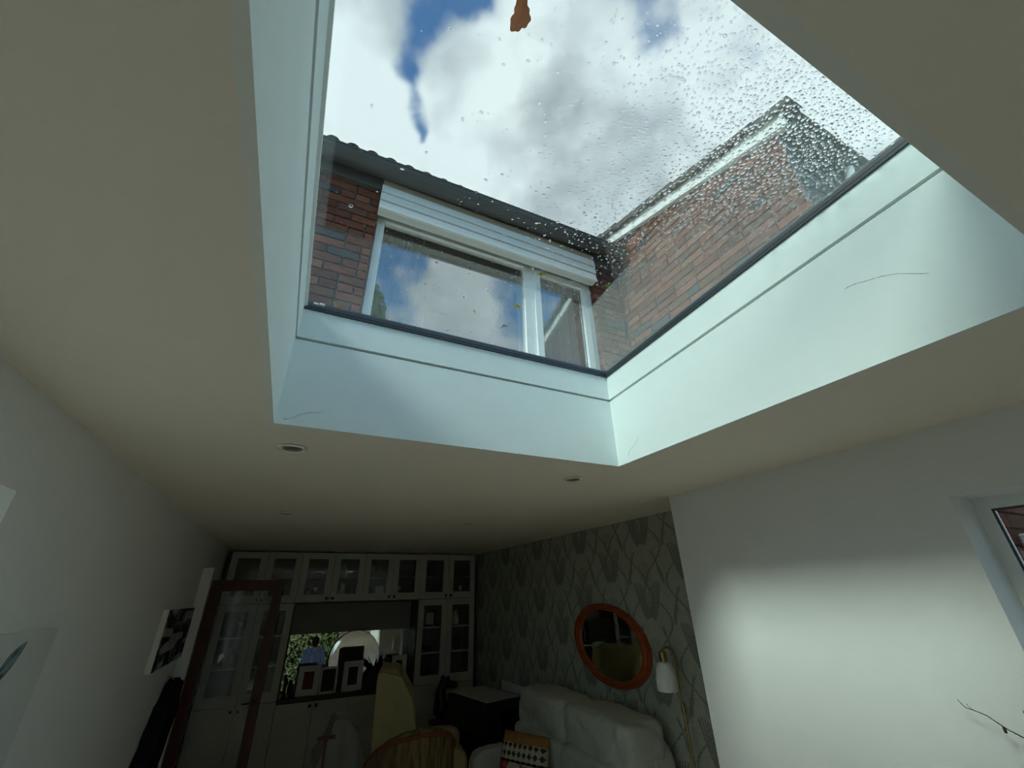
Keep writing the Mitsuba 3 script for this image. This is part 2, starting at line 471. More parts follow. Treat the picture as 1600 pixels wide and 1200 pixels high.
put('gasket', prism(yz(Y0, Y1, gb, lambda y: gz(y) + .004), .03, 'x').apply_translation((X1 - .012, 0, 0)), 'm_gasket', SKY, label='black rubber glazing seal')
put('gasket', box(X0 + .005, X1 - .012, Y1 - .014, Y1 + .03, gb(Y1), gz(Y1) + .004), 'm_gasket', SKY, label='black rubber glazing seal')
put('flashing', prism(yz(Y0, Y1 + .02, lambda y: gz(y) + .0095, lambda y: gz(y) + .034), .05, 'x').apply_translation((X1 - .008, 0, 0)), 'm_gasket', SKY, label='dark flashing over the glass edge')
put('flashing', box(X0 - .02, X1 - .008, Y1 - .008, Y1 + .04, gz(Y1) + .010, gz(Y1) + .032), 'm_gasket', SKY, label='dark flashing over the glass edge')
put('glazing_bead', prism(yz(Y0, Y1, gz, lambda y: gz(y) + .012), .03, 'x').apply_translation((X0 - .016, 0, 0)), 'm_upvc', SKY)
v = np.array([[X0 - .10, Y0 - .10, gz(Y0 - .10) + .008], [X1 + .10, Y0 - .10, gz(Y0 - .10) + .008], [X1 + .10, Y1 + .10, gz(Y1 + .10) + .008], [X0 - .10, Y1 + .10, gz(Y1 + .10) + .008]])
put('pane', trimesh.Trimesh(v, [[0, 1, 2], [0, 2, 3]], process=False), 'm_roofglass', SKY)
up = minus(box(X0 - .11, X1 + .11, Y0 - .11, Y1 + .11, 2.62, 3.02), box(X0 - .03, X1 + .03, Y0 - .03, Y1 + .03, 2.5, 3.2),
           trimesh.convex.convex_hull([[x, y, z] for x in (-1, 3) for y, z0 in ((-1, gz(-1) - .013), (3, gz(3) - .013)) for z in (z0, z0 + 2)]))
put('upstand', up, 'm_gasket', SKY)
cr = [[1.3745, .449, 2.66], [1.3745, .425, 2.660], [1.3745, .40, 2.652], [1.3745, .365, 2.641], [1.3745, .329, 2.624], [1.3745, .30, 2.602], [1.3745, .273, 2.581]]
put('crack', tube(spline(cr, 20), .0006, 5), 'm_groove', SKY)
put('crack', tube(spline([[-.118, 1.5825, 2.42], [-.09, 1.5825, 2.428], [-.066, 1.5825, 2.445], [-.03, 1.5825, 2.458], [.0, 1.5825, 2.462]], 14), .0006, 5), 'm_groove', SKY)
put('crack', tube(spline([[1.3745, 1.50, 2.43], [1.3745, 1.48, 2.46], [1.3745, 1.44, 2.475], [1.3745, 1.42, 2.50]], 12), .0005, 5), 'm_groove', SKY)

# right window
W2 = thing('window_2', 'white framed window set in the deep reveal of the right wall', 'window', kind='structure')
RotZ = trimesh.transformations.rotation_matrix(math.pi / 2, [0, 0, 1])
put('frame', frame_mesh(1.20, 1.19, .05, .022, .06).apply_transform(RotZ).apply_translation((XR + .235, -.50, .95)), 'm_upvc', W2)
put('sash', frame_mesh(1.17, 1.16, .05, .030, .045).apply_transform(RotZ).apply_translation((XR + .218, -.485, .965)), 'm_upvc', W2)
put('seal', frame_mesh(1.112, 1.102, .05, .008, .012).apply_transform(RotZ).apply_translation((XR + .185, -.456, .994)), 'm_gasket', W2)
put('pane', trimesh.Trimesh([[XR + .19, -.46, .99], [XR + .19, .66, .99], [XR + .19, .66, 2.10], [XR + .19, -.46, 2.10]], [[0, 1, 2], [0, 2, 3]], process=False), 'm_pane', W2)
put('sill', box(XR - .03, XR + .2, -.5, .70, .93, .955, .006), 'm_white_gloss', W2)
W3 = thing('window_3', 'window recess at the near end of the left wall', 'window', kind='structure')
Rz = trimesh.transformations.rotation_matrix(math.pi / 2, [0, 0, 1])
put('frame', frame_mesh(1.26, 1.16, .05, .07, .06).apply_transform(Rz).apply_translation((XL - .16, .44, .99)), 'm_upvc', W3)
put('pane', trimesh.Trimesh([[XL - .2, .5, 1.05], [XL - .2, 1.64, 1.05], [XL - .2, 1.64, 2.1], [XL - .2, .5, 2.1]], [[0, 1, 2], [0, 2, 3]], process=False), 'm_pane', W3)
put('sill', box(XL - .2, XL + .02, .45, 1.69, .98, 1.003, .005), 'm_white_gloss', W3)
# patio door
D1 = thing('door_1', 'white glazed patio door in the rear wall, seen in the alcove mirror', 'patio door', kind='structure')
for i, (x, w_) in enumerate(((-.45, .50), (.02, 1.79))):
    fk = put('leaf', frame_mesh(w_, 2.04, .05, .07, .05).apply_translation((x, YR - .12 + .03 * i, .005)), 'm_upvc', D1)
    put('pane', trimesh.Trimesh([[x + .06, YR - .1 + .03 * i, .07], [x + w_ - .06, YR - .1 + .03 * i, .07], [x + w_ - .06, YR - .1 + .03 * i, 1.98], [x + .06, YR - .1 + .03 * i, 1.98]], [[0, 1, 2], [0, 2, 3]], process=False), 'm_pane', fk)
D2 = thing('trim_1', 'white boxed door post standing out from the left wall', 'door post', kind='structure')
put('post', box(XL, -.655, 5.17, 5.24, 0, 2.13, .006), 'm_white_gloss', D2)
put('stop', box(-.668, -.652, 5.20, 5.235, 0, 2.10, .003), 'm_groove', D2)
# door leaf in front of the cabinets
DL = thing('door_2', 'open glazed door in dark red stained timber in front of the left cabinets', 'door', kind='structure')
put('leaf', frame_mesh(.622, 2.00, .04, .085, .04, bot=.2, top=.095).apply_translation((-.648, 5.215, .02)), 'm_redwood', DL)
put('pane', trimesh.Trimesh([[-.57, 5.235, .2], [-.10, 5.235, .2], [-.10, 5.235, 1.94], [-.57, 5.235, 1.94]], [[0, 1, 2], [0, 2, 3]], process=False), 'm_tintedpane', DL)
hk = put('handle', cat(tube([[-.065, 5.215, 1.02], [-.065, 5.165, 1.02]], .008), tube([[-.065, 5.168, 1.02], [-.17, 5.165, 1.02]], .008)), 'm_knob', DL, 40)

# ---------------------------------------------------------------- the house outside
BL, BH, JT = .215, .065, .010
proto = {}


def brick(length, tint, axis):
    k = (round(length, 3), tint, axis)
    if k not in proto:
        l, d, h = length / 2, .03, BH / 2
        b = box(-l, l, -d, d, -h, h, .004) if axis == 'x' else box(-d, d, -l, l, -h, h, .004)
        proto[k] = mikit.ply(b, f'm_brick_{tint}')
    return proto[k]


def lay(parent, axis, fixed, a0, a1, z0, z1, keep=lambda a, z: True, seed=1, dark=0.0):
    """Courses of bricks on a wall: axis 'x' -> the wall runs along x at y=fixed, 'y' -> along y at x=fixed."""
    r = random.Random(seed)
    z, c = z0, 0
    while z < z1 - .03:
        a = a0 - (c % 2) * (BL + JT) / 2
        while a < a1 - .02:
            L = BL if r.random() > .22 else .1025
            s, e = max(a, a0), min(a + L, a1)
            if e - s > .025 and keep((s + e) / 2, z + BH / 2):
                tint = r.choices(range(8), weights=(5, 5, 3, 3, 4, 1.6 + dark, 3, 1.4))[0]
                off = r.uniform(-.002, .003)
                pos = ((s + e) / 2, fixed + off, z + BH / 2) if axis == 'x' else (fixed + off, (s + e) / 2, z + BH / 2)
                put('brick', moved(brick(round(e - s, 2), tint, axis), T().translate(list(pos))), None, parent)
            a += L + JT
        z += BH + JT
        c += 1


HOUSE = struct('wall_facade', minus(box(-1.6, XW + .02, YF + .018, YF + .26, 2.66, 4.95), box(.127, 2.223, 2.0, 3.2, 3.50, 4.86)), 'm_mortar', 'red brick first-floor wall of the house around the upstairs window', 'wall')
lay(HOUSE, 'x', YF + .03, -.62, .115, 3.30, 4.93, seed=3)
lay(HOUSE, 'x', YF + .03, 2.212, XW, 3.45, 4.93, seed=5, dark=.5)
# upstairs window
UW = thing('window_4', 'upstairs white framed window reflecting blue sky and a cloud', 'window', kind='structure')
wx0, wx1, wz0, wz1 = .128, 2.222, 3.51, 4.66
put('frame', frame_mesh(wx1 - wx0, wz1 - wz0, .05, .062, .07).apply_translation((wx0, YF + .07, wz0)), 'm_upvc', UW)
put('mullion', box(1.462, 1.567, YF + .07, YF + .14, wz0 + .05, wz1 - .05, .006), 'm_upvc', UW)
sk = put('casement', frame_mesh(2.160 - 1.565, wz1 - wz0 - .12, .05, .062, .06).apply_translation((1.565, YF + .052, wz0 + .06)), 'm_upvc', UW)
put('seal', frame_mesh(.478, wz1 - wz0 - .232, .05, .010, .02).apply_translation((1.623, YF + .082, wz0 + .116)), 'm_gasket', sk)
put('pane', trimesh.Trimesh([[1.59, YF + .082, wz0 + .1], [2.09, YF + .082, wz0 + .1], [2.09, YF + .082, wz1 - .1], [1.59, YF + .082, wz1 - .1]], [[0, 1, 2], [0, 2, 3]], process=False), 'm_coatedpane', sk)
put('pane', trimesh.Trimesh([[.17, YF + .10, wz0 + .05], [1.48, YF + .10, wz0 + .05], [1.48, YF + .10, wz1 - .05], [.17, YF + .10, wz1 - .05]], [[0, 1, 2], [0, 2, 3]], process=False), 'm_coatedpane', UW)
put('sill', box(.09, 2.2, YF - .07, YF + .06, 3.455, 3.51, .01), 'm_upvc', UW)
CL = thing('trim_2', 'white horizontal boards clad above the upstairs window', 'cladding', kind='structure')
zz = np.linspace(4.572, 4.845, 4)
for i in range(3):
    pl = prism([(YF - .082, zz[i]), (YF - .070, zz[i + 1] - .008), (YF + .01, zz[i + 1] - .008), (YF + .01, zz[i])], wx1 - wx0 - .008, 'x').apply_translation((wx0 - .012, 0, 0))
    put('plank', pl, 'm_cladding', CL)
put('backing_board', box(wx0 - .008, wx1 - .02, YF - .068, YF + .012, 4.580, 4.90), 'm_groove', CL)
put('edge_strip', box(wx0 - .014, wx1 - .018, YF - .088, YF - .066, 4.562, 4.571), 'm_upvc', CL)
# upstairs room
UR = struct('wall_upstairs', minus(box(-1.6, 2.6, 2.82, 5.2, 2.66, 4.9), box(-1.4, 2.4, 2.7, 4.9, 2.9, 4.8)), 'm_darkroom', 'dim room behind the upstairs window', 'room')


def drape(x0, x1, y, z0, z1, waves, amp, seed, n=90):
    xs, zs = np.linspace(x0, x1, n), np.linspace(z0, z1, 6)
    X, Z = np.meshgrid(xs, zs)
    t = (X - x0) / (x1 - x0)
    Y = y + amp * np.sin(t * waves * 2 * np.pi + .6 * np.sin(t * 9 + seed))
    v = np.c_[X.ravel(), Y.ravel(), Z.ravel()]
    f = [[r * n + i, r * n + i + 1, (r + 1) * n + i + 1] for r in range(5) for i in range(n - 1)] + [[r * n + i, (r + 1) * n + i + 1, (r + 1) * n + i] for r in range(5) for i in range(n - 1)]
    return trimesh.Trimesh(v, f, process=False)


solo('curtain', drape(.16, .62, 2.86, 3.1, 4.78, 6, .03, 1), 'm_curtain', 'pale blue curtain gathered at the left side of the upstairs window', 'curtain', True)
solo('net_curtain', drape(1.50, 2.16, 2.84, 3.1, 4.78, 9, .02, 2), 'm_net', 'pale net curtain hanging behind the small upstairs casement', 'curtain', True)
# eaves
solo('fascia_board', box(-1.6, XW, YF - .052, YF - .003, 4.80, 5.0, .004), 'm_gutter', 'dark grey fascia board under the house gutter', 'fascia board')
gy, gzc, gr_ = 2.407, 4.924, .080
ang = np.linspace(math.pi, 2 * math.pi, 13)
gp = [(gy + gr_ * math.cos(a), gzc + gr_ * math.sin(a)) for a in ang] + [(gy + (gr_ - .006) * math.cos(a), gzc + (gr_ - .006) * math.sin(a)) for a in ang[::-1]]
tilt = trimesh.transformations.rotation_matrix(-.024, [0, 1, 0], [-.4, gy, gzc])
GU = thing('gutter', 'dark grey half-round gutter along the eaves of the house', 'gutter')
put('channel', prism(gp, XW - .02 + 1.6, 'x').apply_translation((-1.6, 0, 0)).apply_transform(tilt), 'm_gutter', GU, 40)
put('rim', tube([[-1.6, gy - gr_, gzc + .004], [XW - .02, gy - gr_, gzc + .004]], .009, 8).apply_transform(tilt), 'm_gutter', GU, True)
for x in (-.1, .9, 1.9):
    a2 = np.linspace(math.pi, 2 * math.pi, 11)
    put('bracket', prism([(gy + (gr_ + .007) * math.cos(a), gzc + (gr_ + .007) * math.sin(a)) for a in a2] + [(gy + gr_ * math.cos(a), gzc + gr_ * math.sin(a)) for a in a2[::-1]], .025, 'x').apply_translation((x, 0, 0)).apply_transform(tilt), 'm_gutter', GU)
# house roof: deck and the first courses of tiles
RF = thing('roof', 'dark pantiled roof of the house above the gutter', 'roof', kind='structure')
sl = .55
put('deck', prism([(2.42, 4.985), (5.4, 4.985 + sl * 2.98), (5.4, 4.93 + sl * 2.98), (2.42, 4.955)], 4.18, 'x').apply_translation((-1.6, 0, 0)), 'm_rooftile', RF)
xs = np.linspace(0, .146, 17)
prof = .004 + .034 * np.clip(1 - ((xs - .073) / .052) ** 2, 0, 1) ** .6
tp = [(x, z) for x, z in zip(xs, prof)] + [(x, z - .012) for x, z in zip(xs[::-1], prof[::-1])]
tile = prism(tp, .36, 'y')
tile.apply_transform(trimesh.transformations.rotation_matrix(math.atan(sl) + .03, [1, 0, 0]))
tshape = mikit.ply(tile, 'm_rooftile', 40)
for row in range(2):
    for i in range(28):
        put('tile', moved(tshape, T().translate([-1.55 + i * .1475, 2.385 + row * .28, 4.998 + row * .28 * sl])), None, RF)

# the wing on the right
vz = lambda y: 4.905 + .305 * (y - .85)
wp = [(YW + .018, 0), (8.0, 0), (8.0, vz(8.0) - .09), (YW + .018, vz(YW) - .10)]
WING = struct('wall_wing', minus(prism(wp, 3.4, 'x').apply_translation((XW + .018, 0, 0)), box(2.4, 3.2, 1.6, 9.0, -1, 2.68)), 'm_mortar', 'red brick side wall of the house wing under the white bargeboard', 'wall')
lay(WING, 'y', XW + .03, YW, YF, 3.42, 5.35, keep=lambda a, z: z < vz(a) - .14, seed=9)
lay(WING, 'x', YW + .03, XW + .01, 3.45, 1.325, 2.42, seed=12)
k = 0
EC = thing('trim_3', 'dark grey slates hung on the end wall of the wing', 'cladding', kind='structure')
slate = mikit.ply(prism([(YW - .012, 0), (YW - .004, .20), (YW + .012, .20), (YW + .012, 0)], .195, 'x'), 'm_slate')
for r in range(7):
    for i in range(13):
        put('slate', moved(slate, T().translate([XW + .005 + i * .2 + (0 if r % 2 else -.0), 0, 3.55 + r * .182])), None, EC)
BB = thing('bargeboard', 'white bargeboard on the sloping verge of the wing', 'bargeboard')
put('board', prism([(.72, vz(.72) - .135), (8.0, vz(8) - .135), (8.0, vz(8)), (.72, vz(.72))], .03, 'x').apply_translation((XW - .035, 0, 0)), 'm_upvc', BB)
put('soffit', prism([(.75, vz(.75) - .138), (8.0, vz(8) - .138), (8.0, vz(8) - .125), (.75, vz(.75) - .125)], .06, 'x').apply_translation((XW - .03, 0, 0)), 'm_upvc', BB)
WR = thing('roof', 'low pitched roof of the wing with a rough tiled verge', 'roof', kind='structure')
put('deck', prism([(.66, vz(.66) + .0), (8.2, vz(8.2)), (8.2, vz(8.2) + .03), (.66, vz(.66) + .03)], 3.5, 'x').apply_translation((XW - .05, 0, 0)), 'm_rooftile', WR)
vt = box(-.02, .16, 0, .30, 0, .022, .006)
vt2 = box(-.03, .012, 0, .30, -.045, .02, .006)
vtm = cat(vt, vt2)
vtm.apply_transform(trimesh.transformations.rotation_matrix(math.atan(.305) - .07, [1, 0, 0]))
vshape = mikit.ply(vtm, 'm_rooftile')
y = .64
i = 0
while y < 4.2:
    put('tile', moved(vshape, T().translate([XW - .052 + .004 * math.sin(i * 2.3), y, vz(y) + .034 + .003 * math.sin(i * 1.7)])), None, WR)
    y += .25
    i += 1
solo('eaves_board', box(XW + .035, 6.0, .70, .80, vz(.75) - .13, vz(.75) - .005, .006), 'm_gutter', 'dark eaves board and gutter across the end wall of the wing', 'fascia board')
DP = thing('downpipe', 'pale downpipe swan neck on the dark end wall of the wing', 'downpipe')
put('pipe', tube(spline([[3.34, .74, 4.735], [3.335, .745, 4.68], [3.32, .765, 4.60], [3.31, .775, 4.48], [3.31, .775, 2.7]], 30), .034, 12), 'm_upvc', DP, True)
put('bracket', box(3.26, 3.36, .76, .80, 4.40, 4.43, .004), 'm_upvc', DP)
solo('window_ledge', box(3.0, 3.5, .72, .80, 1.98, 2.045, .008), 'm_upvc', 'white window ledge on the brick wing outside the right window', 'window ledge')

# garden
struct('ground', box(-25, 25, -25, 25, -.4, -.13), 'm_stone', 'paved ground outside', 'ground')


def leaves(n, fn, size, seed):
    r = np.random.default_rng(seed)
    c = fn(r, n)
    a = r.normal(size=(n, 3))
    a /= np.linalg.norm(a, axis=1, keepdims=True)
    b = np.cross(a, r.normal(size=(n, 3)))
    b /= np.linalg.norm(b, axis=1, keepdims=True)
    s = size * r.uniform(.6, 1.3, (n, 1))
    v = np.stack([c - a * s, c + b * s * .45, c + a * s, c - b * s * .45], 1).reshape(-1, 3)
    i = np.arange(n)[:, None] * 4
    return trimesh.Trimesh(v, np.vstack([i + [0, 1, 2], i + [0, 2, 3]]), process=False)


def hedge_fn(r, n):
    p = np.c_[r.uniform(-5, 6, n), r.uniform(-6.2, -5.3, n), r.uniform(-.1, 2.6, n)]
    p[:, 1] += .35 * meshkit.fbm(p * 1.5, 3, 4)
    return p


HG = thing('hedge', 'green leafy hedge in the garden seen in the alcove mirror', 'hedge')
put('foliage', leaves(24000, hedge_fn, .075, 3), 'm_foliage', HG, kind='stuff')
put('core', soft(-5, 6, -6.15, -5.55, -.12, 2.35, .3, 4, .1), 'm_plantdark', HG)


def tree_fn(c, s):
    def fn(r, n):
        d = r.normal(size=(n, 3))
        d /= np.linalg.norm(d, axis=1, keepdims=True)
        return np.array(c) + d * np.array(s) * (r.uniform(.35, 1, (n, 1)) ** .5) * (.75 + .5 * meshkit.fbm(d * 2.4, 3, 6)[:, None])
    return fn


TR = thing('tree', 'garden tree reflected at the left edge of the upstairs window', 'tree')
put('crown', leaves(9000, tree_fn((.45, -7.4, 9.2), (1.0, 1.0, 3.0)), .13, 8), 'm_foliage', TR, kind='stuff')
put('trunk', tube([[.45, -7.4, -.13], [.42, -7.4, 3], [.45, -7.4, 8.5]], [.16, .13, .05], 10), 'm_bark', TR, True)

# ---------------------------------------------------------------- rain and leaves on the rooflight
PZ = lambda x, y: gz(y) + .008


def drops_mesh():
    r = np.random.default_rng(5)
    P = []
    for (cx, cy, sx, sy, n, lo, hi) in ((1.02, .33, .13, .16, 2300, .0030, .0065), (1.16, .30, .09, .10, 900, .0034, .0072), (.85, .52, .20, .20, 2000, .0022, .005), (.95, .15, .30, .16, 2200, .002, .0045),
                                        (.80, .80, .22, .22, 420, .0025, .006), (.62, 1.12, .35, .14, 200, .0016, .0036), (.1, 1.2, .12, .1, 60, .0016, .0036)):
        P.append(np.c_[r.normal(cx, sx, n), r.normal(cy, sy, n), r.uniform(lo, hi, n) * r.uniform(.6, 1.1, n)])
    n = 150
    P.append(np.c_[r.uniform(X0, X1, n), r.uniform(Y0, Y1, n), .0018 + .006 * r.uniform(0, 1, n) ** 3])
    P = np.vstack(P)
    P = P[(P[:, 0] > X0 + .01) & (P[:, 0] < X1 - .02) & (P[:, 1] > Y0 - .05) & (P[:, 1] < Y1 - .03)]
    P = P[np.argsort(-P[:, 2])]
    from scipy.spatial import cKDTree
    tree, keep = cKDTree(P[:, :2]), np.ones(len(P), bool)
    for i in range(len(P)):
        if keep[i]:
            for j in tree.query_ball_point(P[i, :2], P[i, 2] * 2.0):
                if j > i and np.hypot(*(P[i, :2] - P[j, :2])) < (P[i, 2] + P[j, 2]) * .98:
                    keep[j] = False
    P = P[keep]
    S, rings = 10, (1.0, .86, .55)
    A = np.arange(S) / S * 2 * np.pi
    tv = [[0, 0, 1.0]]
    for q in rings:
        tv += [[q * math.cos(a), q * math.sin(a), math.sqrt(max(0, 1 - q * q))] for a in A]
    tv += [[math.cos(a), math.sin(a), 0] for a in A] + [[0, 0, 0]]
    tv = np.array(tv)
    tf = []
    o = [1, 1 + S, 1 + 2 * S]
    for j in range(S):
        k = (j + 1) % S
        tf += [[0, o[2] + j, o[2] + k]]
        for a, b in ((0, 1), (1, 2)):
            tf += [[o[a] + j, o[a] + k, o[b] + k], [o[a] + j, o[b] + k, o[b] + j]]
        tf += [[1 + 3 * S + k, 1 + 3 * S + j, 1 + 4 * S]]
    tf = np.array(tf)
    N = len(P)
    th, asp = r.uniform(0, math.pi, N), r.uniform(.65, 1, N)
    x, y, z = tv[:, 0], tv[:, 1], tv[:, 2]
    wob = 1 + .16 * np.sin(2 * np.arctan2(y, x)[None] + r.uniform(0, 6, (N, 1))) * (np.hypot(x, y) > .1)[None]
    lx, ly = x[None] * wob, y[None] * wob * asp[:, None]
    V = np.stack([P[:, :1] + P[:, 2:] * (lx * np.cos(th)[:, None] - ly * np.sin(th)[:, None]), P[:, 1:2] + P[:, 2:] * (lx * np.sin(th)[:, None] + ly * np.cos(th)[:, None]), P[:, 2:] * .42 * z[None]], -1)
    V[..., 2] += gz(V[..., 1]) + .0095
    return trimesh.Trimesh(V.reshape(-1, 3), (tf[None] + (np.arange(N) * len(tv))[:, None, None]).reshape(-1, 3), process=False)


solo('raindrops', drops_mesh(), 'm_water', 'clear raindrops beading on the rooflight glass, thickest at its right', 'raindrops', True, kind='stuff')


def leaf(x, y, size, rot, mat, label, lobes=5, stretch=1.0, seed=0, stem=.4, depth=.28):
    r = np.random.default_rng(seed)
    a = np.linspace(0, 2 * np.pi, 60, endpoint=False)
    rad = size * (.90 - depth + depth * np.cos(lobes * a + (seed == 12) * 1.1) + .10 * np.sin(2 * a + r.uniform(0, 6)) + .05 * np.sin(9 * a))
    pts = np.c_[rad * np.cos(a), rad * np.sin(a) * stretch]
    c, s = math.cos(rot), math.sin(rot)
    pts = pts @ np.array([[c, s], [-s, c]]) + [x, y]
    m = trimesh.creation.extrude_polygon(sg.Polygon(pts).buffer(0), .0012, engine='earcut')
    m = m.subdivide()
    q = m.vertices
    q[:, 2] += gz(q[:, 1]) + .0105 + .006 * meshkit.noise(q * 40, seed)
    m.vertices = q
    k = thing('leaf', label, 'leaf', 'fallen leaves on the rooflight glass')
    put('blade', m, mat, k)
    e = np.array([x + size * c * .6, y + size * s * .6])
    f = e + np.array([c, s]) * size * stem * 2
    pz = lambda w: [w[0], w[1], gz(w[1]) + .013]
    put('stem', tube([pz(e - .3 * (f - e)), pz((e + f) / 2), pz(f)], .0010, 5), mat, k)


leaf(.236, .385, .036, -1.75, 'm_leaf_brown', 'large brown curled leaf at the top of the rooflight glass against the cloud', 3, .80, 12, .45, .13)
leaf(-.02, 1.535, .026, .9, 'm_leaf_orange', 'orange yellow leaf in the far left corner of the rooflight glass', 4, .6, 2, .5)
leaf(.662, 1.255, .024, .3, 'm_leaf_olive', 'yellow green round leaf in front of the large upstairs pane', 6, .9, 3, .2)
leaf(.668, 1.40, .018, 2.0, 'm_leaf_pink', 'small pinkish leaf near the far edge of the rooflight glass', 3, .7, 4, .3)
leaf(.508, 1.355, .013, .8, 'm_leaf_olive', 'tiny narrow leaf left of the pinkish leaf', 2, .35, 5, .3)
leaf(.945, 1.0, .019, .6, 'm_leaf_green', 'bright green leaf in front of the corner of facade and wing', 3, .6, 6, .3)
leaf(.665, 1.05, .021, -.3, 'm_leaf_olive', 'yellow green leaf over the top corner of the small casement', 4, .5, 7, .3)
leaf(1.15, .775, .011, .2, 'm_leaf_green', 'tiny green scrap of leaf in front of the wing brickwork', 2, .5, 8, .3)
for i, (x, y) in enumerate(((-.098, 1.556), (-.075, 1.552))):
    b = soft(x - .010, x + .010, y - .007, y + .007, gz(y) + .008, gz(y) + .014, .8, 2, .003, i)
    solo('bubble', b, 'm_white', 'white froth blob beside the orange leaf, ' + ('nearer the corner' if i == 0 else 'nearer the leaf'), 'bubble', True, 'white blobs on the rooflight glass')
tp_ = sg.Polygon([(-.105, .40), (-.045, .40), (-.045, .445), (-.055, .452), (-.06, .446), (-.075, .458), (-.085, .447), (-.105, .455)])
m = trimesh.creation.extrude_polygon(tp_, .001, engine='earcut')
m.vertices = np.c_[m.vertices[:, 0], m.vertices[:, 1], m.vertices[:, 2] + gz(.42) + .014]
solo('label_scrap', m, 'm_white', 'torn scrap of white label stuck on the rooflight glass at its upper left', 'label')

# ---------------------------------------------------------------- ceiling downlights
DLS = [(-.08, 1.851, 'recessed downlight in the ceiling below the left corner of the rooflight'), (1.298, 1.876, 'recessed downlight in the ceiling below the right corner of the rooflight'),
       (-.103, 3.47, 'recessed downlight over the left side of the back room'), (1.309, 3.53, 'recessed downlight over the right side of the back room'),
       (-.064, 5.04, 'recessed downlight nearest the left cabinets'), (1.256, 5.2, 'recessed downlight nearest the middle of the cabinets')]
ring = mikit.ply(lathe([(.036, 0), (.045, -.004), (.052, -.003), (.054, .002), (.036, .004), (.036, 0)], n=32), 'm_white_gloss', 40)
lens = mikit.ply(lathe([(0, .006), (.036, .006), (.036, .012), (0, .012), (0, .006)], n=24), 'm_silver')
gap = mikit.ply(lathe([(.0345, -.0005), (.0375, -.0005), (.0375, .004), (.0345, .004), (.0345, -.0005)], n=32), 'm_groove')
for x, y, lab in DLS:
    k = thing('downlight', lab, 'downlight', 'recessed ceiling downlights')
    for nm, s in (('ring', ring), ('seal', gap), ('lens', lens)):
        put(nm, moved(s, T().translate([x, y, ZC - .0065])), None, k)

# ---------------------------------------------------------------- cabinets
CY, CD = 6.45, .40
CX = [-.67, .13, .92, 1.70, 2.53]


def carcass(x0, x1, z0, z1):
    return minus(box(x0 + .001, x1 - .001, CY + .02, CY + CD, z0, z1), box(x0 + .018, x1 - .018, CY, CY + CD - .01, z0 + .018, z1 - .018))


def knob(x, z, parent):
    put('knob', lathe([(0, .028), (.014, .026), (.019, .018), (.014, .008), (.007, .005), (.007, 0), (0, 0)], (x, CY, z), 16, (0, -1, 0)), 'm_knob', parent, 40)


def glass_door(parent, x0, x1, z0, z1, kx=None, kz=None, bot=.085):
    g = .0025
    d = put('door', frame_mesh(x1 - x0 - 2 * g, z1 - z0 - 2 * g, .02, .075, .02, bot=bot, top=.075).apply_translation((x0 + g, CY, z0 + g)), 'm_cabinet', parent)
    put('pane', trimesh.Trimesh([[x0 + .07, CY + .012, z0 + .07], [x1 - .07, CY + .012, z0 + .07], [x1 - .07, CY + .012, z1 - .06], [x0 + .07, CY + .012, z1 - .06]], [[0, 1, 2], [0, 2, 3]], process=False), 'm_pane', d)
    if kx:
        knob(kx, kz, d)


def solid_door(parent, x0, x1, z0, z1, kx, kz):
    g = .0025
    panel = minus(box(x0 + g, x1 - g, CY, CY + .02, z0 + g, z1 - g, .002), box(x0 + .06, x1 - .06, CY - .01, CY + .004, z0 + .06, z1 - .06))
    d = put('door', panel, 'm_cabinet', parent)
    knob(kx, kz, d)


nth = ['leftmost', 'second', 'third', 'rightmost']
for i in range(4):
    x0, x1 = CX[i], CX[i + 1]
    m_ = (x0 + x1) / 2
    c = thing('wall_cabinet', f'{nth[i]} of the four white glass-door wall cabinets below the ceiling', 'cabinet', 'white top cabinets')
    put('body', carcass(x0, x1, 1.80, 2.385), 'm_carcass', c)
    put('shelf', box(x0 + .019, x1 - .019, CY + .05, CY + CD - .02, 2.075, 2.093), 'm_carcass', c)
    glass_door(c, x0, m_, 1.80, 2.385, m_ - .035, 1.84)
    glass_door(c, m_, x1, 1.80, 2.385, m_ + .035, 1.84)
for i, side in ((0, 'left'), (3, 'right')):
    x0, x1 = CX[i], CX[i + 1]
    m_ = (x0 + x1) / 2
    c = thing('display_cabinet', f'tall white glass-door display cabinet at the {side} end of the alcove', 'cabinet', 'white display cabinets')
    put('body', carcass(x0, x1, .80, 1.797), 'm_carcass', c)
    for z in (1.14, 1.44):
        put('shelf', box(x0 + .019, x1 - .019, CY + .03, CY + CD - .02, z, z + .018), 'm_cabinet', c)
    glass_door(c, x0, m_, .80, 1.797, bot=.10)
    glass_door(c, m_, x1, .80, 1.797, bot=.10)
for i in range(4):
    x0, x1 = CX[i], CX[i + 1]
    m_ = (x0 + x1) / 2
    top = .797 if i in (0, 3) else .768
    c = thing('base_cabinet', f'{nth[i]} of the four white base cabinets along the back wall', 'cabinet', 'white base cabinets')
    put('body', carcass(x0, x1, .10, top), 'm_carcass', c)
    put('plinth', box(x0, x1, CY + .06, CY + .08, 0, .10), 'm_black', c, label='black plinth')
    solid_door(c, x0, m_, .10, top, m_ - .035, top - .04)
    solid_door(c, m_, x1, .10, top, m_ + .035, top - .04)
WT = solo('worktop', box(CX[1] + .002, CX[3] - .002, CY - .012, CY + CD, .772, .815, .004), 'm_darkwood', 'dark stained wooden worktop and lining of the cabinet alcove', 'worktop')
for x0, x1, s in ((CX[1] + .001, CX[1] + .019, 'left'), (CX[3] - .019, CX[3] - .001, 'right')):
    put('side_panel', box(x0, x1, CY + .005, CY + CD, .816, 1.775), 'm_darkwood', WT)
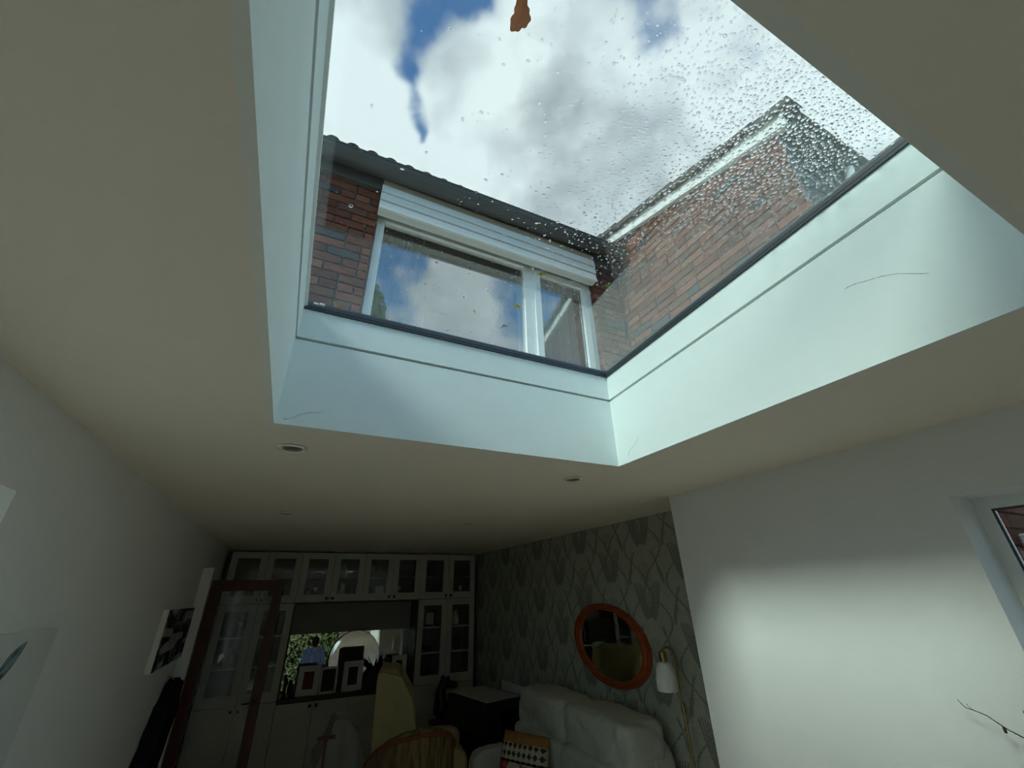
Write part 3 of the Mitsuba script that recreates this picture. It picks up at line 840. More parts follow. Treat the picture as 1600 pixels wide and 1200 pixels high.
put('top_panel', box(CX[1] + .02, CX[3] - .02, CY + .005, CY + CD - .02, 1.778, 1.797), 'm_darkwood', WT)
solo('alcove_board', box(CX[1] + .02, CX[3] - .02, 6.80, 6.835, 1.435, 1.777), 'm_alcoveback', 'pale grey board across the top of the alcove back', 'board')
# mirror behind the worktop, leaning back by three degrees
a = math.radians(3.2)
MB = thing('wall_mirror', 'wide frameless mirror behind the worktop reflecting the garden door', 'mirror')
mb = box(-.765, .765, 0, .006, 0, .62)
mb.apply_transform(trimesh.transformations.rotation_matrix(-a, [1, 0, 0]))
mb.apply_translation(((CX[1] + CX[3]) / 2, 6.775, .816))
put('glass', mb, 'm_mirror', MB)
# round mirror
RM = thing('round_mirror', 'frameless round mirror leaning behind the photo frames on the worktop', 'mirror')
a = math.radians(8.0)
disc = lathe([(0, 0), (.312, 0), (.312, .006), (0, .006), (0, 0)], n=64)
rimm = lathe([(.312, -.001), (.318, .001), (.318, .008), (.312, .008), (.312, -.001)], n=64)
for nm, ms, mt in (('glass', disc, 'm_mirror'), ('rim', rimm, 'm_silver')):
    ms.apply_transform(trimesh.transformations.rotation_matrix(-math.pi / 2, [1, 0, 0]))
    ms.apply_transform(trimesh.transformations.rotation_matrix(-a, [1, 0, 0]))
    ms.apply_translation((.965, 6.712, .816 + .318))
    put(nm, ms, mt, RM, 40)


def photo(x, y, z, w, h, lean, yawd, fm, pm, label, border=.02, mount=True, parent_name='photo_frame'):
    k = thing(parent_name, label, 'photo frame', 'framed photos on the worktop')
    M = trimesh.transformations.translation_matrix((x, y, z)) @ trimesh.transformations.rotation_matrix(yawd, [0, 0, 1]) @ trimesh.transformations.rotation_matrix(-lean, [1, 0, 0])
    f = frame_mesh(w, h, .02, border, .018).apply_translation((-w / 2, 0, 0))
    put('frame', f.apply_transform(M), fm, k)
    if mount:
        b2 = border + min(w, h) * .22
        mt = frame_mesh(w - 2 * border + .004, h - 2 * border + .004, .01, b2 - border, .004).apply_translation((-w / 2 + border - .002, .008, border - .002))
        put('mount', mt.apply_transform(M), 'm_white', k)
    put('print', box(-w / 2 + border * .9, w / 2 - border * .9, .012, .016, border * .9, h - border * .9).apply_transform(M), pm, k)
    st = prism([(.016, .1 * h), (.016, .55 * h), (.018 + .05, .006)], .012, 'x').apply_translation((-.006, 0, 0))
    put('strut', st.apply_transform(M), 'm_photo_dark', k)


photo(.435, 6.50, .817, .24, .30, .10, -.10, 'm_white', 'm_photo_red', 'white mounted photo of a red figure, leftmost frame on the worktop', .012)
photo(.665, 6.50, .817, .205, .27, .10, .12, 'm_ornament', 'm_photo_dark', 'smaller silver-white double-edged frame, second on the worktop', .025, False)
photo(.945, 6.505, .817, .235, .31, .09, .02, 'm_white', 'm_photo_dark', 'white mounted frame with a small dark photo in front of the round mirror', .012)
photo(.92, 6.585, .817, .28, .46, .06, 0, 'm_darkwood', 'm_photo_dark', 'tall dark wooden frame standing behind the white mounted frame', .022, False)
photo(1.515, 6.53, .958, .19, .19, .08, -.08, 'm_white', 'm_photo_dark', 'pale frame on the stacked books at the right end of the worktop', .015)
for i in range(3):
    bk = thing('book', ['lowest thick book under the pale frame', 'middle book of the stack under the pale frame', 'topmost book of the stack under the pale frame'][i], 'book', 'stacked books on the worktop')
    z = .8155 + i * .0475
    put('pages', box(1.405 + .004 * i, 1.63 - .004 * i, 6.51, 6.68, z + .004, z + .043), 'm_paper', bk)
    put('cover', minus(box(1.40 + .004 * i, 1.635 - .004 * i, 6.505, 6.688, z, z + .047, .002), box(1.41, 1.70, 6.0, 6.675, z + .004, z + .043)), 'm_dark_ornament', bk)
OC = thing('clock', 'dark pointed mantel clock between the white frame and the dark bar', 'clock')
op = [(1.08, .816), (1.29, .816), (1.275, .90), (1.205, 1.02), (1.18, 1.045), (1.155, 1.02), (1.09, .90)]
put('case', prism(sg.Polygon(op).buffer(.006).simplify(.002), .07, 'y').apply_translation((0, 6.483, .007)), 'm_dark_ornament', OC)
put('dial', lathe([(0, 0), (.045, 0), (.045, .006), (0, .006), (0, 0)], (1.18, 6.481, .93), 24, (0, -1, 0)), 'm_photo_dark', OC)
put('base', box(1.07, 1.30, 6.475, 6.557, .816, .824), 'm_black', OC)
BE = thing('bookend', 'tall black upright bookend right of the dark clock', 'bookend')
put('upright', box(1.335, 1.385, 6.50, 6.56, .83, 1.135, .004), 'm_black', BE)
put('foot', box(1.32, 1.395, 6.48, 6.58, .816, .831, .003), 'm_black', BE)
# dark spiky plant in a vase behind the clock
PL = thing('potted_plant', 'dark leafy plant in a glossy vase silhouetted against the round mirror', 'plant')
put('vase', lathe([(0, 0), (.03, 0), (.042, .05), (.038, .11), (.022, .15), (.026, .165), (.02, .165), (0, .02)], (1.235, 6.605, .816), 20), 'm_black', PL, 40)
r_ = np.random.default_rng(4)
for i in range(26):
    a0 = r_.uniform(0, 2 * math.pi)
    L = r_.uniform(.10, .24)
    d = np.array([math.cos(a0), .22 * math.sin(a0), 0])
    p0 = np.array([1.235, 6.605, .965])
    pts = spline([p0, p0 + d * L * .45 + [0, 0, .09], p0 + d * L + [0, 0, .10 + r_.uniform(-.02, .09)]], 7)
    ws = .017 * np.sin(np.linspace(.25, math.pi, 7)) + .001
    side = np.cross(d, [0, 0, 1.0])
    side = side / np.linalg.norm(side) + [0, 0, .5]
    vv = np.vstack([pts + side * ws[:, None], pts - side * ws[:, None], pts + [0, 0, .006]])
    ff = [[j, j + 1, 14 + j] for j in range(6)] + [[14 + j, j + 1, 15 + j] for j in range(6)] + [[7 + j, 14 + j, 8 + j] for j in range(6)] + [[14 + j, 15 + j, 8 + j] for j in range(6)]
    put('leaf', trimesh.Trimesh(vv, ff, process=False), 'm_plantdark', PL, True)
for i, (x, z0, h, rr, lab) in enumerate(((.20, .816, .16, .022, 'dark slim candle holder at the left end of the worktop'), (.27, .816, .10, .03, 'small dark jar beside the candle holder'))):
    k = thing(('candle_holder', 'jar')[i], lab, ('candle holder', 'jar')[i])
    put('body', lathe([(0, 0), (rr * 1.3, 0), (rr * 1.3, .012), (rr * .5, .03), (rr * .45, h * .7), (rr, h * .85), (rr, h), (rr * .7, h), (0, h * .8)] if i == 0 else [(0, 0), (rr, 0), (rr * 1.1, h * .5), (rr * .8, h * .85), (rr * .8, h), (0, h)], (x, 6.50, z0), 16), 'm_black', k, 40)
    put('lid' if i else 'candle', lathe([(0, 0), (rr * .7, 0), (rr * .7, .03), (0, .035)], (x, 6.50, z0 + h * .98), 14), 'm_dark_ornament', k, 40)

# ornaments behind the cabinet glass
VASE = [(0, 0), (.035, 0), (.055, .05), (.05, .11), (.025, .16), (.032, .19), (.022, .19), (0, .03)]
JAR = [(0, 0), (.045, 0), (.048, .09), (.04, .11), (.04, .125), (.02, .13), (.012, .145), (0, .148)]
BOWL = [(0, 0), (.03, 0), (.035, .012), (.075, .06), (.072, .062), (.03, .02), (0, .018)]
GOB = [(0, 0), (.032, 0), (.03, .006), (.006, .012), (.006, .075), (.03, .10), (.034, .15), (.031, .15), (.02, .10), (0, .09)]
lo, hi = 1.819, 2.0935
items = [
    (0, 'vase', VASE, -.50, lo, 'm_ornament', 'pale vase on the lower shelf of the leftmost top cabinet', 'vase'),
    (0, 'bowl', BOWL, -.20, hi, 'm_dark_ornament', 'dark bowl on the upper shelf of the leftmost top cabinet', 'bowl'),
    (0, 'jar', JAR, -.05, lo, 'm_dark_ornament', 'dark lidded jar in the right half of the leftmost top cabinet', 'jar'),
    (1, 'jar', JAR, .25, lo, 'm_dark_ornament', 'dark lidded jar at the left of the second top cabinet', 'jar'),
    (1, 'goblet', GOB, .35, lo, 'm_silver', 'silver goblet between the jar and the bowl in the second top cabinet', 'goblet'),
    (1, 'bowl', BOWL, .37, hi, 'm_dark_ornament', 'dark bowl on the upper shelf of the second top cabinet', 'bowl'),
    (1, 'bowl', BOWL, .45, lo + .001, 'm_ornament', 'pale bowl on the lower shelf of the second top cabinet', 'bowl'),
    (1, 'vase', VASE, .68, lo, 'm_ornament', 'pale slim vase under the arch ornament', 'vase'),
    (1, 'jar', JAR, .80, lo, 'm_dark_ornament', 'dark jar right of the pale slim vase', 'jar'),
    (2, 'vase', VASE, 1.06, hi, 'm_dark_ornament', 'dark vase on the upper shelf of the third top cabinet', 'vase'),
    (2, 'jar', JAR, 1.03, lo, 'm_dark_ornament', 'dark jar beside the white box in the third top cabinet', 'jar'),
    (2, 'goblet', GOB, 1.44, lo, 'm_silver', 'silver goblet in the right half of the third top cabinet', 'goblet'),
    (2, 'bowl', BOWL, 1.53, lo, 'm_dark_ornament', 'dark bowl in the right half of the third top cabinet', 'bowl'),
    (3, 'vase', VASE, 1.90, hi, 'm_dark_ornament', 'dark vase on the upper shelf of the rightmost top cabinet', 'vase'),
    (3, 'candlestick', GOB, 2.36, lo, 'm_ornament', 'pale candlestick on the lower shelf of the rightmost top cabinet', 'candlestick'),
    (3, 'jar', JAR, 1.93, lo, 'm_dark_ornament', 'dark jar on the lower shelf of the rightmost top cabinet', 'jar'),
    (4, 'vase', VASE, 1.93, .819, 'm_dark_ornament', 'dark vase on the bottom of the right display cabinet', 'vase'),
    (4, 'bowl', BOWL, 1.90, 1.159, 'm_dark_ornament', 'dark bowl on the lower shelf of the right display cabinet', 'bowl'),
    (4, 'jar', JAR, 2.33, 1.159, 'm_dark_ornament', 'dark jar on the lower shelf of the right display cabinet', 'jar'),
    (4, 'vase', VASE, 2.30, 1.459, 'm_ornament', 'pale vase on the upper shelf of the right display cabinet', 'vase'),
    (5, 'vase', VASE, -.46, 1.159, 'm_ornament', 'pale vase on the lower shelf of the left display cabinet', 'vase'),
    (5, 'jar', JAR, -.40, .819, 'm_dark_ornament', 'dark jar on the bottom of the left display cabinet', 'jar'),
    (5, 'goblet', GOB, -.42, 1.459, 'm_ornament', 'pale goblet on the upper shelf of the left display cabinet', 'goblet'),
    (5, 'bowl', BOWL, -.08, 1.459, 'm_dark_ornament', 'dark bowl behind the red door post in the left display cabinet', 'bowl'),
]
for _, nm, pr, x, z, mt, lab, ct in items:
    solo(nm, lathe(pr, (x, 6.62, z), 20), mt, lab, ct, 40)
a_ = np.linspace(0, math.pi, 16)
arch = np.vstack([[[.61, 6.60, hi]], np.c_[.655 - .045 * np.cos(a_), np.full(16, 6.60), hi + .09 + .05 * np.sin(a_)], [[.70, 6.60, hi]]])
solo('arch_ornament', tube(arch, .012, 8), 'm_white', 'white horseshoe arch ornament on the upper shelf of the second top cabinet', 'ornament', True)
solo('white_box', box(1.10, 1.22, 6.56, 6.66, lo, lo + .16, .004), 'm_white', 'white box on the lower shelf of the third top cabinet', 'box')
k = thing('photo_frame', 'small framed photo on the upper shelf of the right display cabinet', 'photo frame')
put('frame', frame_mesh(.15, .19, .02, .02, .015).apply_translation((1.83, 6.58, 1.459)), 'm_black', k)
put('print', box(1.845, 1.965, 6.586, 6.592, 1.47, 1.635), 'm_paper', k)
# ---------------------------------------------------------------- left wall
C1 = thing('canvas', 'black and white canvas print hung on the left wall before the door', 'canvas print')
put('canvas_wrap', box(XL, XL + .035, 4.02, 5.05, 1.42, 1.80, .002), 'm_white', C1)
put('print', box(XL + .0352, XL + .036, 4.025, 5.045, 1.425, 1.795), 'm_skyline', C1)
C2 = thing('canvas', 'large pale canvas with blue grey feathers at the near end of the left wall', 'canvas print')
put('canvas_wrap', box(XL, XL + .022, 1.76, 2.30, 1.12, 1.772, .003), 'm_white', C2)
put('print', box(XL + .0222, XL + .0228, 1.762, 2.298, 1.122, 1.770), 'm_feather', C2)
CO = thing('coat', 'black coat hanging on the left wall below the canvas print', 'coat')
cp = [(4.42, .70), (4.44, .86), (4.52, .92), (4.55, 1.00), (4.63, 1.05), (4.68, 1.13), (4.80, 1.17), (4.86, 1.25), (4.98, 1.27), (5.08, 1.23), (5.12, 1.05), (5.10, .70), (5.02, .40), (4.50, .40)]
cm = prism(sg.Polygon(cp).buffer(.015), .09, 'x').apply_translation((XL + .016, 0, 0))
cm = tri(man(cm).refine_to_length(.05))
q = cm.vertices
f_ = (q[:, 0] - XL) / .1
q[:, 0] = XL + .002 + (q[:, 0] - XL) * (.35 + 1.0 * meshkit.fbm(np.c_[q[:, 1] * 7, q[:, 1] * 0, q[:, 2] * 1.6], 3, 2))
cm.vertices = q
put('body', cm, 'm_coat', CO, 50)
put('hook', tube([[XL, 4.93, 1.30], [XL + .04, 4.93, 1.29], [XL + .05, 4.93, 1.265]], .006, 8), 'm_brass', CO, True)

# ---------------------------------------------------------------- papered wall: oval mirror and lamp
OM = thing('oval_mirror', 'oval mirror in an orange brown wooden frame on the papered wall', 'mirror')
t = np.linspace(0, 2 * np.pi, 96, endpoint=False)


def oval(ry, rz, n=96):
    c, s = np.cos(t), np.sin(t)
    ca, sa = math.cos(.10), math.sin(.10)
    yy, zz_ = ry * c, rz * s
    return np.c_[3.415 + yy * ca - zz_ * sa, 1.441 + yy * sa + zz_ * ca]


po, pi_ = oval(.508, .305), oval(.422, .256)
fr = prism(sg.Polygon(po, [pi_[::-1]]), .028, 'x').apply_translation((XP - .030, 0, 0))
put('frame', fr, 'm_mirrorwood', OM, 40)
mid = oval(.465, .2805)
put('moulding', tube(np.c_[np.full(96, XP - .030), mid], .012, 8, True), 'm_mirrorwood', OM, True)
put('glass', prism(sg.Polygon(oval(.43, .264)), .006, 'x').apply_translation((XP - .014, 0, 0)), 'm_mirror', OM)

FL = thing('floor_lamp', 'brass floor lamp with a white opal glass shade beside the sofa', 'lamp')
put('base', lathe([(0, 0), (.13, 0), (.13, .015), (.02, .03), (0, .03)], (2.46, 2.52, 0), 32), 'm_brass', FL, 40)
put('pole', tube([[2.46, 2.52, .02], [2.515, 2.59, 1.14]], .009, 10), 'm_brass', FL, True)
put('gooseneck', tube(spline([[2.515, 2.59, 1.14], [2.513, 2.595, 1.28], [2.52, 2.60, 1.40], [2.505, 2.60, 1.465], [2.46, 2.60, 1.49], [2.425, 2.60, 1.475], [2.418, 2.60, 1.44]], 30), .006, 8), 'm_brass', FL, True)
put('socket', lathe([(0, 0), (.024, 0), (.026, .055), (.018, .065), (0, .066)], (2.415, 2.60, 1.405), 20), 'm_brass', FL, 40)
put('shade', lathe([(.02, .165), (.045, .155), (.062, .12), (.07, .06), (.068, 0), (.064, 0), (.066, .06), (.058, .115), (.04, .15), (.018, .158), (.02, .165)], (2.415, 2.60, 1.245), 32), 'm_opal', FL, 40)
put('bulb', trimesh.creation.icosphere(subdivisions=2, radius=.028).apply_translation((2.415, 2.60, 1.33)), 'm_white_gloss', FL, True)
put('switch', lathe([(0, 0), (.014, 0), (.014, .05), (0, .05)], (2.513, 2.588, 1.115), 12), 'm_brass', FL, 40)

# ---------------------------------------------------------------- sofa
SF = thing('sofa', 'pale grey two-seat sofa with plump back cushions against the papered wall', 'sofa')
put('base', soft(1.74, 2.54, 2.74, 4.40, .08, .36, .25, 4), 'm_sofa', SF, True)
put('backrest', soft(2.30, 2.57, 2.74, 4.40, .14, .98, .28, 4), 'm_sofa', SF, True)
for y0, y1, s in ((2.76, 3.58, 1), (3.56, 4.36, 2)):
    put('head_cushion', soft(2.14, 2.52, y0, y1, .76, 1.065, .55, 5, .03, s), 'm_sofa', SF, True)
    put('back_cushion', soft(2.08, 2.42, y0 + .04, y1 - .02, .42, .82, .42, 5, .02, s + 3), 'm_sofa', SF, True)
    put('seat_cushion', soft(1.70, 2.24, y0 + .05, y1, .32, .50, .35, 5, .015, s + 6), 'm_sofa', SF, True)
for y0, y1, s in ((2.62, 2.82, 1), (4.29, 4.45, 2)):
    put('arm', soft(1.70, 2.50, y0, y1, .08, .64, .35, 4, .01, s), 'm_sofa', SF, True)
for x in (1.78, 2.48):
    for y in (2.72, 4.44):
        put('foot', lathe([(0, 0), (.022, 0), (.03, .09), (0, .09)], (x, y, 0), 12), 'm_darkwood', SF, 40)
# patterned cushion
n = 40
g = np.linspace(-1, 1, n)
U, V = np.meshgrid(g, g)
th = .085 * (1 - np.abs(U) ** 3.5) ** .6 * (1 - np.abs(V) ** 3.5) ** .6 + .004
pin = 1 - .07 * (1 - U ** 2) * 0
fx, fz = .215 * U * (1 - .06 * (1 - V ** 2) * -1 * 0 - .05 * (1 - np.abs(V)) * 0), .235 * V
pts = np.vstack([np.c_[fx.ravel(), -th.ravel(), fz.ravel()], np.c_[fx.ravel(), th.ravel(), fz.ravel()]])
uvs = np.vstack([np.c_[(U.ravel() + 1) / 2, (V.ravel() + 1) / 2]] * 2)
fc = []
for i in range(n - 1):
    for j in range(n - 1):
        a0 = i * n + j
        fc += [[a0, a0 + 1, a0 + n + 1], [a0, a0 + n + 1, a0 + n]]
        b0 = n * n + a0
        fc += [[b0, b0 + n + 1, b0 + 1], [b0, b0 + n, b0 + n + 1]]
edge = [i for i in range(n)] + [i * n + n - 1 for i in range(1, n)] + [(n - 1) * n + j for j in range(n - 2, -1, -1)] + [i * n for i in range(n - 2, 0, -1)]
for a0, b0 in zip(edge, edge[1:] + edge[:1]):
    fc += [[a0, n * n + a0, n * n + b0], [a0, n * n + b0, b0]]
cu = trimesh.Trimesh(pts, fc, process=False)
Mc = trimesh.transformations.translation_matrix((1.90, 3.76, .61)) @ trimesh.transformations.rotation_matrix(-math.radians(62), [0, 0, 1]) @ trimesh.transformations.rotation_matrix(math.radians(-16), [1, 0, 0])
cu.apply_transform(Mc)
CUK = thing('cushion', 'patterned cushion with orange top, diamond band and red flowers on the sofa', 'cushion')
put('cover', cu, 'm_cushion', CUK, True, uv=uvs)
pb = soft(1.94, 2.05, 2.97, 3.10, .508, .80, .8, 4, .01, 4)
pb.vertices[:, 0] = 2.0 + (pb.vertices[:, 0] - 2.0) * np.clip((.83 - pb.vertices[:, 2]) * 4.5, .1, 1)
pb.vertices[:, 1] = 3.03 + (pb.vertices[:, 1] - 3.03) * np.clip((.83 - pb.vertices[:, 2]) * 4.5, .1, 1)
solo('pouch', pb, 'm_black', 'small black pointed pouch standing on the sofa right of the cushion', 'bag', True)

# ---------------------------------------------------------------- armchair
def place(m, x, y, r):
    return m.apply_transform(trimesh.transformations.translation_matrix((x, y, 0)) @ trimesh.transformations.rotation_matrix(r, [0, 0, 1]))


# local frame: the chair faces +x
AC = thing('armchair', 'yellow cream high-backed wing armchair in front of the cabinets', 'armchair')
ax, ay, ar = 1.47, 5.02, math.radians(-14)
put('seat', place(soft(-.30, .40, -.30, .30, .30, .50, .35, 4), ax, ay, ar), 'm_armchair', AC, True)
bk = soft(-.46, -.22, -.31, .31, .26, 1.22, .62, 5, .015, 2)
bk.vertices[:, 0] -= .05 * (bk.vertices[:, 2] - .4)
put('backrest', place(bk, ax, ay, ar), 'm_armchair', AC, True)
for s in (-1, 1):
    wing = prism(sg.Polygon([(-.44, .62), (-.16, .58), (-.12, .74), (-.17, .97), (-.28, 1.14), (-.45, 1.18)]).buffer(.03), .08, 'y').apply_translation((0, s * .33 - .04, 0))
    wing = tri(man(wing).refine_to_length(.04))
    trimesh.smoothing.filter_taubin(wing, iterations=12)
    put('wing', place(wing, ax, ay, ar), 'm_armchair', AC, True)
    put('arm', place(soft(-.36, .38, s * .36 - .07, s * .36 + .07, .16, .61, .4, 4, .008, s + 3), ax, ay, ar), 'm_armchair', AC, True)
    for x in (-.36, .36):
        put('leg', place(lathe([(0, 0), (.018, 0), (.028, .2), (0, .2)], (x, s * .30, 0), 10), ax, ay, ar), 'm_darkwood', AC, 40)
put('skirt', place(soft(-.40, .37, -.38, .38, .12, .36, .25, 4), ax, ay, ar), 'm_armchair', AC, True)

TC = thing('tub_chair', 'round-backed chair covered in a gold and rust striped throw with red edging', 'chair')
tx, ty = 1.08, 4.05
ang = np.linspace(math.radians(-20), math.radians(200), 40)
pr_ = []
zt = lambda a: .62 + .36 * np.clip(np.sin(np.clip((a - math.radians(-20)) / math.radians(220), 0, 1) * math.pi), 0, 1) ** .7
outer, inner = [], []
vv, ff = [], []
for i, a in enumerate(ang):
    top = float(zt(a))
    for (r, z) in ((.36, .12), (.365, top - .05), (.345, top - .008), (.31, top), (.275, top - .012), (.25, top - .06), (.25, .12)):
        vv.append([r * math.cos(a) * .92, -r * math.sin(a) * .92, z])
for i in range(len(ang) - 1):
    for j in range(7):
        k0, k1 = i * 7 + j, i * 7 + (j + 1) % 7
        ff += [[k0, k1, k1 + 7], [k0, k1 + 7, k0 + 7]]
e = (len(ang) - 1) * 7
ff += [[0, j + 1, j] for j in range(1, 6)] + [[e, e + j, e + j + 1] for j in range(1, 6)]
shell = trimesh.Trimesh(vv, ff, process=False)
shell.fix_normals()
sh = shell.subdivide()
sh.vertices += .012 * (meshkit.fbm(sh.vertices * 9, 3, 3)[:, None] - .5) * [1, 1, .6] * 2
TCR = math.radians(0)
put('throw', place(sh, tx, ty, TCR), 'm_throw', TC, 50)
put('edging', place(tube(np.array([[.362 * math.cos(a) * .92, -.362 * math.sin(a) * .92, float(zt(a)) - .035] for a in ang]), .013, 8), tx, ty, TCR), 'm_redtrim', TC, True)
put('seat', place(soft(-.27, .27, -.22, .30, .25, .46, .4, 4), tx, ty, TCR), 'm_throw', TC, True)
for sx, sy in ((-.22, -.2), (.22, -.2), (-.22, .22), (.22, .22)):
    put('leg', place(lathe([(0, 0), (.016, 0), (.024, .26), (0, .26)], (sx, sy, 0), 10), tx, ty, TCR), 'm_darkwood', TC, 40)

# black cabinet between armchair and sofa
SC = thing('side_cabinet', 'low black cabinet against the papered wall beyond the sofa', 'cabinet')
SM = trimesh.transformations.translation_matrix((2.225, 5.30, 0)) @ trimesh.transformations.rotation_matrix(math.radians(14), [0, 0, 1])
put('body', minus(box(-.265, .265, -.36, .36, .03, .84, .004), box(-.06, .23, -.6, .20, .10, .74)).apply_transform(SM), 'm_black', SC)
for x in (-.23, .23):
    for y in (-.31, .31):
        put('foot', box(x - .02, x + .02, y - .02, y + .02, 0, .030).apply_transform(SM), 'm_black', SC)
cs = prism([(-.36, 0), (.34, .012), (.34, .016), (-.36, .004)], .46, 'x').apply_translation((-.245, 0, .841)).apply_transform(SM)
solo('card_sheet', cs, 'm_paper', 'grey sheet of card lying on the low black cabinet', 'card')
solo('white_board', box(2.574, 2.592, 4.66, 5.62, 0, .905, .003), 'm_white', 'thin white board standing between the low black cabinet and the wall', 'board')
# dark plush figure beyond the armchair
TY = thing('soft_toy', 'dark knobbly soft toy on the small stool beyond the armchair', 'toy')
put('body', finish(hulls({0: ((1.91, 5.9, .635), .095), 1: ((1.89, 5.9, .82), .055), 2: ((1.93, 5.9, .885), .055), 3: ((2.07, 5.88, .865), .034), 4: ((1.92, 5.9, .945), .027), 5: ((1.985, 5.9, .935), .024), 6: ((1.99, 5.84, .60), .05)},
                        [(0, 1), (1, 2), (2, 3), (2, 4), (2, 5), (0, 6)]), .015, 6), 'm_black', TY, True)
ST = thing('side_stool', 'small dark stool under the dark soft toy', 'stool')
put('seat', lathe([(0, .50), (.16, .50), (.165, .515), (.16, .53), (0, .53)], (1.93, 5.9, 0), 24), 'm_darkwood', ST, 40)
for a in range(3):
    put('leg', tube([[1.93 + .10 * math.cos(a * 2.1), 5.9 + .10 * math.sin(a * 2.1), .505], [1.93 + .15 * math.cos(a * 2.1), 5.9 + .15 * math.sin(a * 2.1), 0]], .014, 8), 'm_darkwood', ST, True)

# tripod with a cloth near the bottom of the picture
TS = thing('clothes_stand', 'small wooden T-shaped stand left of the grey draped cloth', 'stand')
put('post', box(.475, .493, 4.29, 4.31, .03, .875, .003), 'm_redwood', TS)
put('crossbar', box(.42, .55, 4.285, 4.315, .875, .895, .003), 'm_redwood', TS)
put('foot', box(.36, .60, 4.20, 4.40, 0, .031, .004), 'm_redwood', TS)
DC = thing('draped_chair', 'chair hidden under a rumpled grey cloth before the base cabinets', 'chair')
gx, gyy = np.meshgrid(np.linspace(-1, 1, 40), np.linspace(-1, 1, 40))
rr = np.maximum(np.abs(gx), np.abs(gyy))
hz = .86 - .10 * gx - .55 * np.clip(rr - .45, 0, 1) ** .8 + .12 * (meshkit.fbm(np.c_[gx.ravel() * 3, gyy.ravel() * 3, gx.ravel() * 0], 4, 5).reshape(40, 40) - .5)
fold = .02 * np.sin(np.arctan2(gyy, gx) * 9)
gv = np.c_[(.70 + gx * .24 * (1 + fold)).ravel(), (4.86 + gyy * .26 * (1 + fold)).ravel(), hz.ravel()]
gf = [[i * 40 + j, i * 40 + j + 1, (i + 1) * 40 + j + 1] for i in range(39) for j in range(39)] + [[i * 40 + j, (i + 1) * 40 + j + 1, (i + 1) * 40 + j] for i in range(39) for j in range(39)]
put('cloth', trimesh.Trimesh(gv, gf, process=False), 'm_grey_cloth', DC, True)
put('seat', box(.52, .88, 4.68, 5.06, .42, .46, .005), 'm_darkwood', DC)
for sx in (.54, .86):
    for sy in (4.70, 5.04):
        put('leg', box(sx - .018, sx + .018, sy - .018, sy + .018, 0, .421), 'm_darkwood', DC)

# ---------------------------------------------------------------- dried branch by the right wall
BR = thing('branch', 'thin bare twig reaching along the white right wall', 'branch')
main = spline([[2.06, .42, .70], [2.07, .52, 1.0], [2.09, .66, 1.30], [2.11, .74, 1.405], [2.11, .812, 1.44], [2.11, .852, 1.468], [2.11, .885, 1.474], [2.115, .905, 1.495]], 40)
put('stem', tube(main, np.linspace(.0055, .0010, 40), 7), 'm_bark', BR, True)
put('side_twig', tube(spline([[2.11, .866, 1.471], [2.105, .874, 1.478], [2.10, .878, 1.488]], 8), .0008, 5), 'm_bark', BR, True)
put('side_twig', tube(spline([[2.11, .70, 1.36], [2.08, .72, 1.43], [2.06, .73, 1.50]], 8), .0012, 5), 'm_bark', BR, True)
bp = soft(2.107, 2.113, .808, .815, 1.424, 1.440, .8, 2)
put('bud', bp, 'm_bark', BR, True)
VA = thing('floor_vase', 'tall dark floor vase holding the bare twig', 'vase')
put('body', lathe([(0, 0), (.07, 0), (.10, .2), (.09, .5), (.045, .70), (.055, .76), (.045, .76), (.035, .70), (.07, .4), (0, .04)], (2.06, .42, 0), 28), 'm_dark_ornament', VA, 40)

# ---------------------------------------------------------------- the person at the patio door
PX, PY = 1.0, -.95
PE = thing('person', 'person in a blue hooded top facing the patio door, seen from behind in the mirror', 'person')


def J(x, y, z, r):
    return (np.array([PX + x, PY + y, z]), r)


